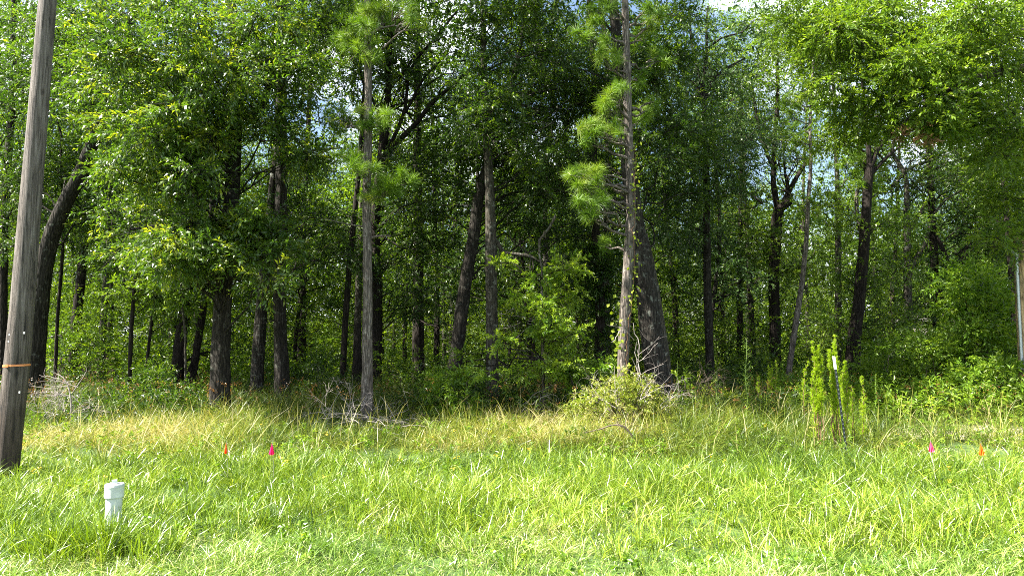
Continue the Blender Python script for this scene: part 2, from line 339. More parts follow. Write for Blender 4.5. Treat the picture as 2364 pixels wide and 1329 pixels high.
# long wide arching blades that catch the light
x, y = scatter(5.8, 9.6, 12); k = vnoise(x, y, 1.2, 31) > -.1; x, y = x[k], y[k]
X_, Y_, a = tufted(x, y, 4, .05); n = len(X_)
blades(gr, X_, Y_, RNG.uniform(.22, .42, n), RNG.uniform(.006, .010, n), RNG.uniform(.5, 1.3, n), 0, np.clip(RNG.normal(.6, .25, n), 0, 1), a, curl=1.4)
tag(gr.build('roadside_grass', M['grass']), 'lush bright green knee high roadside grass', 'grass', kind='stuff')

gr = MB()
# straw coloured rank grass in front of the wood
x, y = scatter(8.7, 16.3, 62, 2.5); k = RNG.random(len(x)) < np.clip((y - 9.1 - .8 * vnoise(x, y, 1.3, 61)) / 1.6, .08, 1); x, y = x[k], y[k]
right = np.clip((x - 1.5) / 4, 0, 1)
k = ~((x > 6.0) & (np.abs(y - 12.4) < .85) & (RNG.random(len(x)) < .8)); x, y, right = x[k], y[k], right[k]
hs = np.clip(.24 + .07 * (y - 9) + .10 * vnoise(x, y, 1.1, 21) + .06 * right + RNG.normal(0, .08, len(x)), .1, .85)
tt = np.clip(.44 - .09 * np.clip(-x - 2.5, 0, 1) + .07 * np.clip(1 - np.abs(x + 1.5) / 2.5, 0, 1) - .05 * np.clip(y - 11.5, 0, 3) + .24 * vnoise(x, y, .9, 22) - .16 * right + RNG.normal(0, .16, len(x)) - .12 * np.clip(9.6 - y, 0, 1), 0, 1)
P_ = 18; X_, Y_, a = tufted(x, y, P_, .06); n = len(X_)
blades(gr, X_, Y_, np.repeat(hs, P_) * RNG.uniform(.5, 1.3, n), RNG.uniform(.0035, .010, n), RNG.uniform(.2, 1.7, n), 0, np.clip(np.repeat(tt, P_) + RNG.normal(0, .2, n), 0, 1), a)
# thin upright seed stalks
x, y = scatter(9.5, 16.3, 14, 2.5); n = len(x)
blades(gr, x, y, RNG.uniform(.5, .95, n), RNG.uniform(.004, .007, n), RNG.uniform(.05, .7, n), 0, RNG.uniform(.55, 1, n))
x, y = scatter(11.5, 16.3, 5, 2.5); n = len(x); hh = RNG.uniform(.45, .9, n)
P = np.repeat(np.stack([x, y, gz(x, y) + hh], 1), 7, 0); P = P + RNG.normal(0, .025, P.shape); rhombi(gr, P, norm(rdir(len(P)) + np.array([0, 0, .8])), rdir(len(P)), .03, .012, 1)
tag(gr.build('rank_grass', [M['straw'], M['rust']]), 'tangled olive and straw coloured tall grass before the wood', 'grass', kind='stuff')

# low leafy weeds among the grass and at the wood's edge
wd = MB()
x, y = scatter(12.4, 20, 10, 2.5); hh = np.clip(.46 + .18 * vnoise(x, y, .8, 41) + .25 * np.clip((x - 5) / 4, 0, 1), .08, .9)
k = RNG.random(len(x)) < np.clip((y - 12.2) / 1.3, .15, 1); x, y, hh = x[k], y[k], hh[k]
C = np.stack([x, y, gz(x, y) + hh * .55], 1); R = np.stack([hh * .7 + .12] * 2 + [hh * .6], 1)
sel = x > 5.5
sprays(wd, C[sel], R[sel], 190, .10, .034, .25, 10, .25, 1, bright=.1)
sprays(wd, C[~sel], R[~sel], 130, .085, .028, .25, 10, .2, 0)
x, y = scatter(9, 13.5, 5, 2); C = np.stack([x, y, gz(x, y) + .2], 1); sprays(wd, C, np.full((len(x), 3), .13), 34, .05, .02, .15, 8, .2, 1)
x, y = scatter(13.2, 17.5, 2.2, 2); C = np.stack([x, y, gz(x, y) + RNG.uniform(.3, .7, len(x))], 1); sprays(wd, C, np.full((len(x), 3), .16), 40, .07, .015, .2, 8, .2, 2)
x, y = scatter(4.8, 9.5, 2.2, 1); C = np.stack([x, y, gz(x, y) + .10], 1); sprays(wd, C, np.full((len(x), 3), [.13, .13, .07]), 46, .045, .028, .12, 6, .1, 1)
tag(wd.build('undergrowth', [M['dark_leaf'], M['bright_leaf'], M['rust']]), 'low leafy weeds and seedlings along the edge of the wood', 'undergrowth', kind='stuff')
fl = MB(); x, y = scatter(6.5, 12.5, .9, 1); C = np.stack([x, y, gz(x, y) + RNG.uniform(.2, .38, len(x))], 1); P = np.repeat(C, 6, 0) + RNG.normal(0, .012, (len(C) * 6, 3))
rhombi(fl, P, norm(rdir(len(P)) * [1, 1, .3] + [0, 0, .3]), np.tile([0, 0, 1.], (len(P), 1)), .022, .016)
tag(fl.build('wildflowers', plain('yellow_petal', (.75, .5, .03), .6)), 'tiny yellow wildflowers scattered through the grass', 'wildflowers', kind='stuff')

# ------------------------------------------------------------------ trees
def trunk_of(spec, Y, flare=1.35, top=None, Htop=15):
    P = np.array([at(px, py, Y) for px, py, w in spec]); R = np.array([w * mpp(Y) / 2 for _, _, w in spec])
    g = float(gz(P[0, 0], Y))
    s = (P[1] - P[0]) / max(P[1, 2] - P[0, 2], .1)
    base = P[0] + s * (g - .15 - P[0, 2]); P = np.vstack([base, base + s * .22, base + s * .5, P]) if P[0, 2] > g + .6 else np.vstack([base, P]); R = np.concatenate([[R[0] * flare * 1.35, R[0] * flare * 1.08, R[0] * 1.05], R]) if len(P) == len(R) + 3 else np.concatenate([[R[0] * flare], R])
    if Htop > P[-1, 2] + .5:
        s = (P[-1] - P[-2]) / max(P[-1, 2] - P[-2, 2], .1); s = np.clip(s, -.25, .25); s[2] = 1
        z0 = P[-1, 2]; R0 = R[-1]
        for f_ in (.35, .7, 1):
            dz = (Htop - z0) * f_; q = P[-1] + (s * [.8, .8, 1]) * (z0 + dz - P[-1, 2]) + [RNG.normal(0, .12), RNG.normal(0, .12), 0]
            P = np.vstack([P, q]); R = np.append(R, max(.025, R0 * (1 - .78 * f_)))
    return P, R
def on_trunk(P, z):
    return np.array([np.interp(z, P[:, 2], P[:, k]) for k in (0, 1)] + [z])

def zone_pts(z):
    x0, y0, x1, y1, n, Ya, Yb, r = z
    px = RNG.uniform(x0, x1, n); py = RNG.uniform(y0, y1, n); Yv = RNG.uniform(Ya, Yb, n)
    C = np.array([at(a_, b_, c_) for a_, b_, c_ in zip(px, py, Yv)]); rr = r * mpp(Yv) * RNG.uniform(.7, 1.3, n)
    return C, np.stack([rr * 1.4, rr * 1.15, rr * .52], 1)

def make_tree(label, spec, Y, bark='bark_dark', leaf='dark_leaf', zones=(), limbs=(), auto=None, Htop=14, name='oak_tree', cat='tree', group=None,
              L=.115, Wd=.032, per=640, sides=12, aper=300, twigs=True, droop=-.15, bright=0.0, deadtwigs=0, flare=1.35, limit=90):
    P, R = trunk_of(spec, Y, flare, Htop=Htop)
    root = empty(name, (P[0, 0], P[0, 1], float(gz(P[0, 0], P[0, 1]))), label, cat, group)
    loc = np.array(root.location)
    tk = MB(); nseg = max(14, int((P[-1, 2] - P[0, 2]) * 4)); tube(tk, P, R, nseg, sides, rough=.03, lobes=.10)
    tk.build('trunk', M[bark], root, loc)
    br = MB()
    for lb in limbs:                                            # limbs given as pixel polylines (px, py, width, depth offset)
        LP = np.array([at(q[0], q[1], Y + (q[3] if len(q) > 3 else 0)) for q in lb]); LR = np.array([q[2] * mpp(Y) / 2 for q in lb])
        lm = MB(); tube(lm, LP, LR, len(lb) * 4, 8, rough=.05)
        for _ in range(4):
            i_ = RNG.integers(1, len(LP)); branch_rec(lm, LP[i_], norm(rdir(1)[0] + [0, 0, .3]), .9, LR[i_] * .4, 1, k=2)
        lm.build('limb', M[bark if bark != 'bark_lichen' else 'bark_grey'], root, loc)
    Cs, Rs = [], []
    for z in zones:
        c, r_ = zone_pts(z); Cs.append(c); Rs.append(r_)
    cr_ = MB()
    if Cs:
        C = np.concatenate(Cs); Rr = np.concatenate(Rs)
        sprays(cr_, C, Rr, per, L, Wd, mat=0, twmat=1 if twigs else None, droop=droop, bright=bright)
        for c, r_ in zip(C, Rr):
            hd = math.hypot(c[0] - np.interp(c[2], P[:, 2], P[:, 0]), c[1] - np.interp(c[2], P[:, 2], P[:, 1]))
            z = np.clip(c[2] - .45 * hd, 1.2, P[-1, 2] - .1); s0 = on_trunk(P, z); Ld = np.linalg.norm(c - s0)
            if Ld > 3.2: continue
            r0 = min(.008 + .006 * Ld, .6 * float(np.interp(z, P[:, 2], R)))
            tube(br, wig(s0, c, 6, .08, .045), np.linspace(r0, .008, 6), sides=5, cap=False)
            for _ in range(3): branch_rec(br, c + RNG.normal(0, .1, 3), norm(rdir(1)[0] * [1, 1, .5]), r_[0] * .9, .007, 0)
    if auto:                                                    # the rest of the crown, most of it above the picture
        zlo, zhi, Rad, n_ = auto; n_ = max(4, int(n_ * .38))
        th = RNG.uniform(0, 6.283, n_); q = RNG.random(n_) ** .6 * Rad; z = RNG.uniform(zlo, zhi, n_); sh = np.clip(1.15 - np.abs((z - zlo) / (zhi - zlo) - .4) * 1.1, .3, 1)
        C = np.stack([np.interp(z, P[:, 2], P[:, 0]) + q * sh * np.cos(th), np.interp(z, P[:, 2], P[:, 1]) + q * sh * np.sin(th), z], 1)
        rr = RNG.uniform(.6, 1.05, n_); sprays(cr_, C, np.stack([rr, rr, rr * .6], 1), aper, L * 1.5, Wd * 2.0, .7, 16, mat=0, twmat=1 if twigs else None, bright=bright)
        for c in C[::2]:
            s0 = on_trunk(P, max(1.5, c[2] - .5 * Rad * .5)); tube(br, wig(s0, c, 5, .06, .05), np.linspace(.03, .01, 5), sides=5, cap=False)
    if deadtwigs:
        for _ in range(deadtwigs):
            z = RNG.uniform(1.5, 6.5); s0 = on_trunk(P, z); branch_rec(br, s0, norm([RNG.normal(), RNG.normal() * .5 - .2, RNG.normal() * .15]), RNG.uniform(.3, 1.1), .012, 1, k=2)
    if br.n: br.build('branches', M['bark_dark' if bark in ('bark_grey', 'bark_lichen') else bark], root, loc)
    if cr_.n: cr_.build('crown', [M[leaf], M['twig']], root, loc)
    return root, P, R

# --- front row of the wood, left to right
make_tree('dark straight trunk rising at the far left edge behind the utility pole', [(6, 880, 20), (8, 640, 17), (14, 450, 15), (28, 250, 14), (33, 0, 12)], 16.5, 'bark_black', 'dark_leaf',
          zones=[(-60, 0, 200, 520, 26, 14.5, 17.5, 62)], auto=(7.5, 14, 2.6, 16), Htop=14)
make_tree('stout oak leaning right behind the utility pole and forking high up', [(72, 930, 46), (84, 760, 40), (100, 630, 36), (118, 545, 33), (152, 465, 30), (185, 405, 30), (208, 345, 29)], 14.6, 'bark_dark', 'oak_leaf',
          zones=[(60, 0, 260, 230, 22, 13.4, 16, 58), (0, 380, 60, 640, 5, 15, 17, 50), (120, 330, 260, 560, 8, 15.5, 17, 50)],
          limbs=[[(208, 345, 26), (222, 290, 20), (212, 240, 16), (205, 180, 13), (210, 60, 11)], [(212, 330, 20), (236, 290, 16), (262, 250, 12), (330, 240, 8)]], auto=(8.6, 13.5, 3, 16), Htop=11, sides=16)
make_tree('thin crooked sapling just right of the leaning oak behind the pole', [(127, 880, 9), (133, 730, 8), (143, 600, 8), (145, 470, 7), (140, 330, 5)], 16, 'bark_black', 'dark_leaf', zones=[(90, 300, 230, 640, 7, 15.6, 17, 45)], Htop=7, sides=6, name='sapling', cat='sapling', deadtwigs=8)
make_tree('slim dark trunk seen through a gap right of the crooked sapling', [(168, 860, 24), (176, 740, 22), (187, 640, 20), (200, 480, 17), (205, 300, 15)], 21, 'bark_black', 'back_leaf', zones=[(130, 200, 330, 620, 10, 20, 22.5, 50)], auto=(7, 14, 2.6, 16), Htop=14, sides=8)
make_tree('pencil thin black sapling standing below the bright oak bough, leftmost of the pair', [(299, 900, 10), (302, 790, 10), (308, 690, 9), (312, 560, 6)], 15, 'bark_black', 'yellow_leaf', zones=[(245, 600, 400, 720, 7, 14.5, 16, 36)], Htop=4.4, sides=6, name='sapling', cat='sapling', per=500)
make_tree('pencil thin sapling leaning right below the bright oak bough, right of the pair', [(334, 900, 7), (343, 800, 7), (353, 720, 6), (356, 600, 4)], 16, 'bark_black', 'yellow_leaf', zones=[(330, 610, 430, 740, 4, 15.4, 16.5, 34)], Htop=4, sides=6, name='sapling', cat='sapling', per=500)
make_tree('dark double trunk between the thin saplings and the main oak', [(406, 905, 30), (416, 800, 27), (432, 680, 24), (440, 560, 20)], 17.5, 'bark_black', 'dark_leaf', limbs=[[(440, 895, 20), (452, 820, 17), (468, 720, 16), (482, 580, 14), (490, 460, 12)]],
          zones=[(360, 420, 520, 640, 7, 17, 18.5, 45)], auto=(7, 13, 2.6, 14), Htop=12, sides=10)
make_tree('thin pale grey stem in front of the dark double trunk', [(430, 905, 7), (428, 830, 6), (427, 760, 6), (418, 690, 4)], 15, 'bark_grey', 'yellow_leaf', zones=[(400, 640, 470, 720, 3, 14.6, 15.6, 26)], Htop=3.2, sides=6, name='sapling', cat='sapling', per=350, deadtwigs=5)
make_tree('main oak with a thick dark trunk and sunlit drooping boughs on the left', [(508, 925, 44), (510, 810, 41), (516, 680, 36), (527, 545, 33), (537, 440, 33), (541, 330, 33), (543, 260, 34), (544, 150, 26)], 13.4, 'bark_dark', 'oak_leaf',
          zones=[(245, 480, 480, 610, 17, 11.3, 13.2, 38), (380, 490, 640, 640, 15, 11.6, 13.0, 36), (560, 500, 660, 590, 5, 11.6, 12.6, 30),
                 (250, 300, 480, 450, 16, 11.4, 13.6, 40), (230, 0, 520, 290, 34, 11.0, 13.8, 48), (500, 0, 740, 230, 26, 11.4, 14, 48), (560, 230, 740, 380, 9, 12.4, 13.8, 40), (400, 230, 560, 370, 7, 11.8, 12.8, 38)],
          limbs=[[(548, 270, 24), (580, 262, 20), (610, 235, 17), (622, 190, 14), (640, 90, 10)], [(538, 300, 16), (470, 260, 12), (400, 190, 9), (330, 150, 6, -.8)],
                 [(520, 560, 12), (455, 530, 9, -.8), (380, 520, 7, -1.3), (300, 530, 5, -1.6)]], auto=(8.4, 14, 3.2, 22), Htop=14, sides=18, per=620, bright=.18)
make_tree('rough trunk with a sunlit left edge, right neighbour of the main oak', [(592, 915, 32), (598, 800, 28), (606, 690, 25), (617, 560, 21), (629, 440, 18), (640, 330, 15)], 15.2, 'bark_lichen', 'dark_leaf', zones=[(560, 380, 720, 560, 5, 15.6, 17, 42)], auto=(8.5, 14, 2.8, 16), Htop=13, sides=12, deadtwigs=5)
make_tree('tall straight mottled trunk standing left of the first pine', [(652, 910, 38), (648, 800, 30), (645, 680, 28), (648, 500, 27), (650, 380, 27), (649, 250, 24), (652, 80, 20)], 14.8, 'bark_dark', 'dark_leaf',
          zones=[(660, 380, 800, 620, 9, 15.4, 17.4, 46), (650, 0, 830, 200, 10, 15, 17, 52)], limbs=[[(664, 372, 9), (700, 352, 7), (745, 345, 5), (790, 342, 3)]], auto=(8.5, 14, 3, 18), Htop=14, sides=14, deadtwigs=8)
make_tree('thin dark trunk leaning right just left of the first pine', [(792, 870, 15), (797, 760, 14), (805, 640, 14), (815, 530, 13), (828, 400, 11), (838, 250, 9)], 16.4, 'bark_black', 'dark_leaf', zones=[(730, 350, 840, 640, 6, 16.4, 17.6, 44)], auto=(8, 13, 2.4, 12), Htop=12, sides=8, deadtwigs=4)
make_tree('short dark snag with a swollen base hidden behind the first pine', [(822, 925, 34), (823, 860, 24), (825, 800, 17), (826, 745, 14)], 16, 'bark_black', Htop=0, name='tree_snag', cat='dead tree', sides=10)
make_tree('many limbed shady oak spreading right behind the first pine', [(868, 880, 26), (870, 700, 24), (866, 560, 22), (868, 470, 22), (880, 380, 20)], 17, 'bark_black', 'dark_leaf',
          zones=[(880, 320, 1120, 560, 17, 15.6, 18.4, 50), (900, 560, 1040, 740, 9, 16.0, 18.4, 42), (860, 0, 1330, 320, 30, 16, 19.5, 58), (840, 0, 1010, 190, 9, 16, 19, 52), (720, 0, 840, 170, 8, 16, 18, 50)],
          limbs=[[(880, 390, 18), (905, 345, 15), (960, 285, 12), (1010, 225, 10), (1055, 190, 8), (1090, 150, 6)], [(874, 400, 13), (882, 300, 10), (897, 190, 8), (905, 90, 6)],
                 [(884, 370, 11), (870, 250, 8), (838, 190, 7), (828, 120, 5)], [(895, 350, 10), (935, 250, 8), (945, 170, 7), (1020, 70, 6), (1060, 20, 5)], [(935, 260, 7), (1010, 152, 5), (1075, 140, 4)]],
          auto=(8, 14, 3.4, 22), Htop=10, sides=10)
# pines
def tufts(mb, C, n=120, L=.2, w=.005, mat=0, up=.35):
    C = np.asarray(C, float); N_ = len(C); c = np.repeat(C, n, 0); ax = np.repeat(norm(rdir(N_) * [1, 1, .5] + [0, 0, up * 1.4]), n, 0)
    d = norm(rdir(N_ * n) + ax * .85); c = c + ax * RNG.uniform(-.1, .08, (N_ * n, 1)); LL = L * RNG.uniform(.7, 1.15, (N_ * n, 1)); s = norm(np.cross(d, rdir(N_ * n))) * w / 2
    e = c + d * LL + np.array([0, 0, -.12]) * LL
    m_ = c + d * LL * .5 + s * 0
    V = np.stack([c - s, c + s, m_ + s, e + s * .2, e - s * .2, m_ - s], 1).reshape(-1, 3); b0 = np.arange(N_ * n)[:, None] * 6
    Fq = np.concatenate([b0 + [[0, 1, 2, 5]], b0 + [[5, 2, 3, 4]]], 1).reshape(-1, 4)
    mb.add(V, Fq, mat, np.repeat(np.clip(np.repeat(RNG.normal(.5, .16, N_), n) + RNG.normal(0, .1, N_ * n), 0, 1), 2).astype(np.float32))
def make_pine(label, spec, Y, clumps, Htop=15, stubs=(), leafy='needle', tuftn=125, up_n=34, group=None, jit=22, nt=4, L=.2, sides=14, wn_=.0052):
    P, R = trunk_of(spec, Y, 1.25, Htop=Htop)
    root = empty('pine_tree', (P[0, 0], P[0, 1], float(gz(P[0, 0], P[0, 1]))), label, 'pine tree', group); loc = np.array(root.location)
    tk = MB(); tube(tk, P, R, int(P[-1, 2] * 5), sides, rough=.035, lobes=.05); tk.build('trunk', M['bark_pine'], root, loc)
    br = MB(); cr_ = MB(); Cs = []
    def bough(s0, c, r0):
        tube(br, wig(s0, c, 6, -.06, .04), np.linspace(r0, .009, 6), sides=6, cap=False)
    for (px, py, dY) in clumps:
        c = at(px, py, Y + dY); z = np.clip(c[2] - .25 * abs(c[0] - np.interp(c[2], P[:, 2], P[:, 0])) - .1, .5, Htop); s0 = on_trunk(P, z)
        bough(s0, c, min(.03, .35 * float(np.interp(z, P[:, 2], R)) + .004))
        for _ in range(nt):
            t_ = c + np.array([RNG.normal(0, jit * mpp(Y)), RNG.normal(0, .12), RNG.normal(0, jit * .8 * mpp(Y))]); Cs.append(t_)
            tube(br, wig(c * .6 + s0 * .4, t_, 4, 0, .05), np.linspace(.009, .005, 4), sides=4, cap=False)
    z = RNG.uniform(min(9, Htop - 1.2), Htop, up_n); th = RNG.uniform(0, 6.28, up_n); q = RNG.uniform(.5, 2.2, up_n) * np.clip((Htop + 1 - z) / 5, .2, 1)
    for k in range(up_n):
        s0 = on_trunk(P, z[k] - .2); c = s0 + [q[k] * math.cos(th[k]), q[k] * math.sin(th[k]), .3]; bough(s0, c, .025)
        for _ in range(4): Cs.append(c + RNG.normal(0, .22, 3))
    tufts(cr_, np.array(Cs), tuftn, L=L, w=wn_)
    for st in stubs:
        tube(br, [at(q_[0], q_[1], Y - .05 * k) for k, q_ in enumerate(st)], [q_[2] * mpp(Y) / 2 for q_ in st], 8, 6)
    br.build('branches', M['bark_pine'], root, loc); cr_.build('needles', M[leafy], root, loc)
    return root, P, R
make_pine('slender straight pine with two low needle tufts beside its trunk', [(848, 935, 27), (848, 800, 24), (849, 700, 22), (848, 560, 21), (847, 430, 20), (850, 300, 19), (850, 150, 17), (848, 0, 15)], 12.5,
          [(820, 372, -.6), (852, 392, -.8), (872, 440, -.3), (905, 425, -.4), (938, 412, -.5), (884, 440, -.2), (845, 270, -.3), (875, 262, -.4), (790, 280, .2), (770, 275, .3), (825, 85, -.3), (850, 60, -.5), (815, 110, -.2), (860, 120, -.4), (945, 22, -.5), (955, 45, -.6), (835, 30, -.2), (880, 20, -.1), (790, 95, .1), (900, 50, 0)],
          stubs=[[(850, 552, 7), (868, 546, 6), (902, 544, 4)], [(846, 524, 4), (800, 517, 3), (750, 505, 2)]], jit=17, nt=5)
_, PINE2, PR2 = make_pine('taller pine with bright tufted boughs and climbing vine in front of the lichen oak', [(1436, 940, 27), (1438, 850, 26), (1442, 740, 26), (1450, 620, 24), (1456, 500, 22), (1455, 400, 21), (1450, 290, 20), (1447, 150, 18), (1443, 0, 16)], 12.4,
          [(1375, 60, -.3), (1400, 100, -.4), (1385, 130, -.5), (1420, 140, -.3), (1350, 90, -.2), (1370, 20, 0), (1410, 15, -.2), (1410, 222, -.6), (1432, 215, -.5), (1408, 248, -.5), (1345, 285, -.3), (1375, 290, -.5), (1420, 300, -.4), (1355, 320, -.3), (1398, 275, -.3),
           (1360, 395, -.5), (1375, 430, -.6), (1340, 430, -.3), (1350, 465, -.5), (1380, 470, -.7), (1365, 500, -.4), (1335, 400, -.2), (1390, 400, -.3), (1385, 560, .4), (1490, 25, -.3), (1500, 60, 0), (1480, 90, .2), (1495, 255, .3), (1510, 235, .4), (1475, 280, .3), (1520, 140, .4), (1530, 40, .4), (1475, 180, .3)],
          stubs=[[(1442, 495, 4), (1420, 490, 3), (1395, 492, 2)], [(1448, 340, 9), (1425, 322, 7), (1395, 312, 5)], [(1447, 418, 6), (1420, 408, 4), (1400, 404, 3)]], jit=10, nt=3)
# --- centre
make_tree('dark trunk leaning right, left of the straight mossy trunk', [(1046, 885, 34), (1056, 800, 31), (1068, 700, 30), (1082, 610, 28), (1096, 530, 27), (1106, 450, 25), (1125, 380, 20), (1148, 320, 15)], 15.6, 'bark_dark', 'dark_leaf',
          zones=[(1040, 220, 1330, 470, 17, 15.4, 17.8, 48), (1170, 440, 1400, 560, 8, 16.4, 18.2, 46)], auto=(8, 14, 3, 16), Htop=12, sides=14, deadtwigs=6)
make_tree('straight mossy brown trunk with one dark crooked limb on its right', [(1136, 900, 33), (1135, 820, 29), (1134, 720, 27), (1133, 600, 27), (1132, 500, 25), (1128, 400, 20), (1120, 250, 16)], 14.6, 'bark_grey', 'dark_leaf',
          zones=[(1060, 0, 1210, 390, 15, 13.6, 14.4, 42), (1080, 300, 1300, 420, 9, 14.6, 16.4, 50), (1250, 40, 1380, 330, 12, 15, 17.5, 52), (1180, 0, 1300, 120, 7, 14.6, 16.5, 50)],
          limbs=[[(1146, 555, 10), (1162, 580, 9), (1200, 588, 8), (1225, 592, 7), (1248, 606, 4)], [(1170, 585, 4), (1176, 606, 3)], [(1228, 592, 4), (1232, 618, 2)]], auto=(8.2, 14, 3, 20), Htop=14, sides=14)
make_tree('bright sunlit sapling with layered foliage right of the mossy trunk', [(1254, 880, 8), (1252, 780, 7), (1251, 680, 6), (1249, 600, 4)], 13.2, 'bark_grey', 'bright_leaf',
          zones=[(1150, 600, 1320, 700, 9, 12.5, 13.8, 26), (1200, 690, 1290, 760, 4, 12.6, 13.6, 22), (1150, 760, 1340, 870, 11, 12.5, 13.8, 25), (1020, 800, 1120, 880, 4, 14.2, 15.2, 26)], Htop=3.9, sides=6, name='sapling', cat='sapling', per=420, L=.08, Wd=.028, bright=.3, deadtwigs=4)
make_tree('ivy wrapped dark trunk between the bright sapling and the taller pine', [(1384, 860, 24), (1385, 780, 24), (1386, 680, 23), (1378, 580, 20), (1372, 400, 17)], 16.4, 'bark_black', 'dark_leaf', zones=[(1362, 560, 1402, 800, 9, 16.1, 16.5, 20), (1300, 560, 1400, 700, 5, 16.4, 17.6, 42)], auto=(7.6, 14, 2.6, 16), Htop=13, sides=8, deadtwigs=4)
make_tree('pale slender trunk high up just left of the taller pine', [(1400, 860, 16), (1400, 500, 15), (1405, 300, 14), (1400, 120, 13), (1385, 0, 11)], 19.5, 'bark_grey', 'blue_leaf', zones=[(1200, 0, 1380, 200, 12, 19, 21, 58), (1290, 440, 1400, 560, 5, 19, 21, 48)], auto=(10, 15, 2.6, 16), Htop=15, sides=8)
make_tree('massive lichen spotted oak leaning left behind the taller pine', [(1526, 945, 56), (1513, 850, 51), (1501, 760, 49), (1490, 670, 46), (1478, 590, 42), (1466, 510, 38), (1452, 400, 34), (1440, 280, 30)], 14.2, 'bark_lichen', 'dark_leaf',
          zones=[(1450, 0, 1570, 400, 14, 13.3, 14.0, 36), (1480, 280, 1640, 520, 12, 14.8, 16.6, 54), (1290, 150, 1440, 280, 6, 14.6, 16.4, 48), (1480, 0, 1620, 260, 10, 14.8, 17, 54), (1230, 330, 1400, 460, 8, 13.8, 15.6, 42)], auto=(8.4, 14, 3.2, 22), Htop=13, sides=22)
make_tree('slimmer pale lichen trunk leaning against the right side of the massive oak', [(1546, 900, 20), (1536, 820, 20), (1524, 740, 19), (1512, 660, 17), (1500, 590, 14), (1488, 540, 12)], 14.7, 'bark_grey', Htop=0, name='leaning_trunk', cat='tree trunk', sides=12)
# --- right part
make_tree('straight thin trunk under grey green foliage right of the massive oak', [(1640, 890, 22), (1637, 780, 19), (1633, 660, 18), (1632, 540, 17), (1630, 400, 15), (1627, 260, 12), (1622, 200, 10)], 17.4, 'bark_dark', 'blue_leaf',
          zones=[(1530, 250, 1760, 440, 17, 15.8, 18, 46), (1560, 60, 1720, 240, 11, 17, 19, 44), (1500, 430, 1640, 560, 7, 17, 18.6, 48)], limbs=[[(1626, 240, 9), (1600, 190, 6), (1560, 175, 5)], [(1627, 220, 8), (1660, 170, 6), (1720, 135, 4)], [(1622, 200, 8), (1600, 120, 6), (1590, 20, 5)]], Htop=10, sides=10, deadtwigs=5, auto=(9, 12, 2, 6))
make_tree('forked dark tree against a bright sky gap in the upper right', [(1788, 900, 28), (1788, 750, 25), (1785, 640, 24), (1792, 540, 24), (1800, 480, 24)], 21, 'bark_black', 'yellow_leaf',
          zones=[(1640, 480, 1790, 620, 9, 20.5, 22.5, 48), (1640, 0, 1880, 160, 12, 19, 22, 52), (1680, 60, 1900, 420, 24, 20, 23.5, 56), (1800, 560, 1900, 680, 4, 20.5, 22, 44)],
          limbs=[[(1797, 490, 16), (1786, 430, 13), (1788, 340, 11), (1795, 220, 9), (1790, 60, 7)], [(1803, 480, 15), (1822, 440, 12), (1845, 400, 9), (1880, 350, 6)], [(1790, 400, 9), (1765, 340, 8), (1735, 200, 6)], [(1760, 470, 6), (1735, 450, 5), (1700, 425, 4)]],
          Htop=6.0, sides=12, deadtwigs=8, auto=(8, 13, 2.8, 8))
make_pine('thin crooked pine leaning right in front of the forked tree', [(1813, 915, 14), (1826, 820, 13), (1838, 740, 14), (1850, 660, 12), (1861, 560, 11), (1866, 460, 10), (1872, 380, 8), (1870, 300, 7)], 17, [(1850, 250, 0), (1820, 270, .2), (1880, 230, .2), (1860, 300, 0), (1835, 320, .1), (1850, 480, 0), (1845, 520, .2), (1830, 360, .3), (1880, 200, .2), (1815, 230, .2), (1850, 210, 0)], Htop=9.5, up_n=4, tuftn=70, jit=20, nt=4, sides=8, wn_=.007)
make_pine('pine sapling with one round grey green tuft below the fork on the right', [(1980, 860, 12), (1984, 700, 11), (1988, 560, 10), (1990, 420, 8)], 19, [(1985, 380, -.3), (1960, 400, -.2), (2010, 395, -.2), (1990, 420, -.3), (1970, 365, -.3), (2005, 360, 0), (1950, 370, -.1)], Htop=6.6, up_n=0, tuftn=80, jit=20, nt=5, sides=7, wn_=.008)
make_tree('dark trunk leaning slightly right above the bright fennel clump', [(1968, 850, 32), (1972, 790, 30), (1983, 700, 26), (1992, 600, 24), (1999, 500, 22), (2004, 420, 20), (2008, 380, 20)], 18.6, 'bark_black', 'yellow_leaf',
          zones=[(1880, 420, 2090, 640, 15, 18.4, 20.5, 50), (1900, 640, 2080, 780, 8, 18.6, 20.4, 46), (1880, 60, 2130, 280, 10, 19, 21, 54)],
          limbs=[[(2008, 390, 13), (2004, 330, 11), (1998, 270, 9), (1990, 180, 7)], [(2010, 388, 13), (2030, 340, 10), (2055, 315, 8), (2100, 300, 5)], [(2014, 400, 9), (2040, 370, 8), (2075, 340, 5)], [(1996, 350, 6), (1960, 335, 5), (1925, 345, 3)]], Htop=6.3, sides=12, auto=(8, 13, 2.8, 8), deadtwigs=4)
make_tree('grey forked tree with a pale limb reaching right near the far right', [(2100, 880, 20), (2098, 780, 18), (2096, 680, 18), (2095, 600, 16), (2093, 500, 13), (2088, 400, 10)], 22, 'bark_grey', 'dark_leaf',
          zones=[(2020, 330, 2330, 600, 24, 21, 24.5, 48), (2020, 600, 2180, 760, 7, 21.5, 23.5, 46)],
          limbs=[[(2098, 640, 11), (2112, 600, 11), (2135, 565, 9), (2150, 510, 7), (2185, 460, 5), (2220, 440, 4)], [(2096, 540, 8), (2120, 500, 7), (2145, 450, 6), (2155, 400, 4)], [(2060, 430, 7), (2100, 390, 7), (2150, 370, 6), (2190, 355, 4)]], Htop=9, sides=10, deadtwigs=5, auto=(9, 13, 2.6, 6))
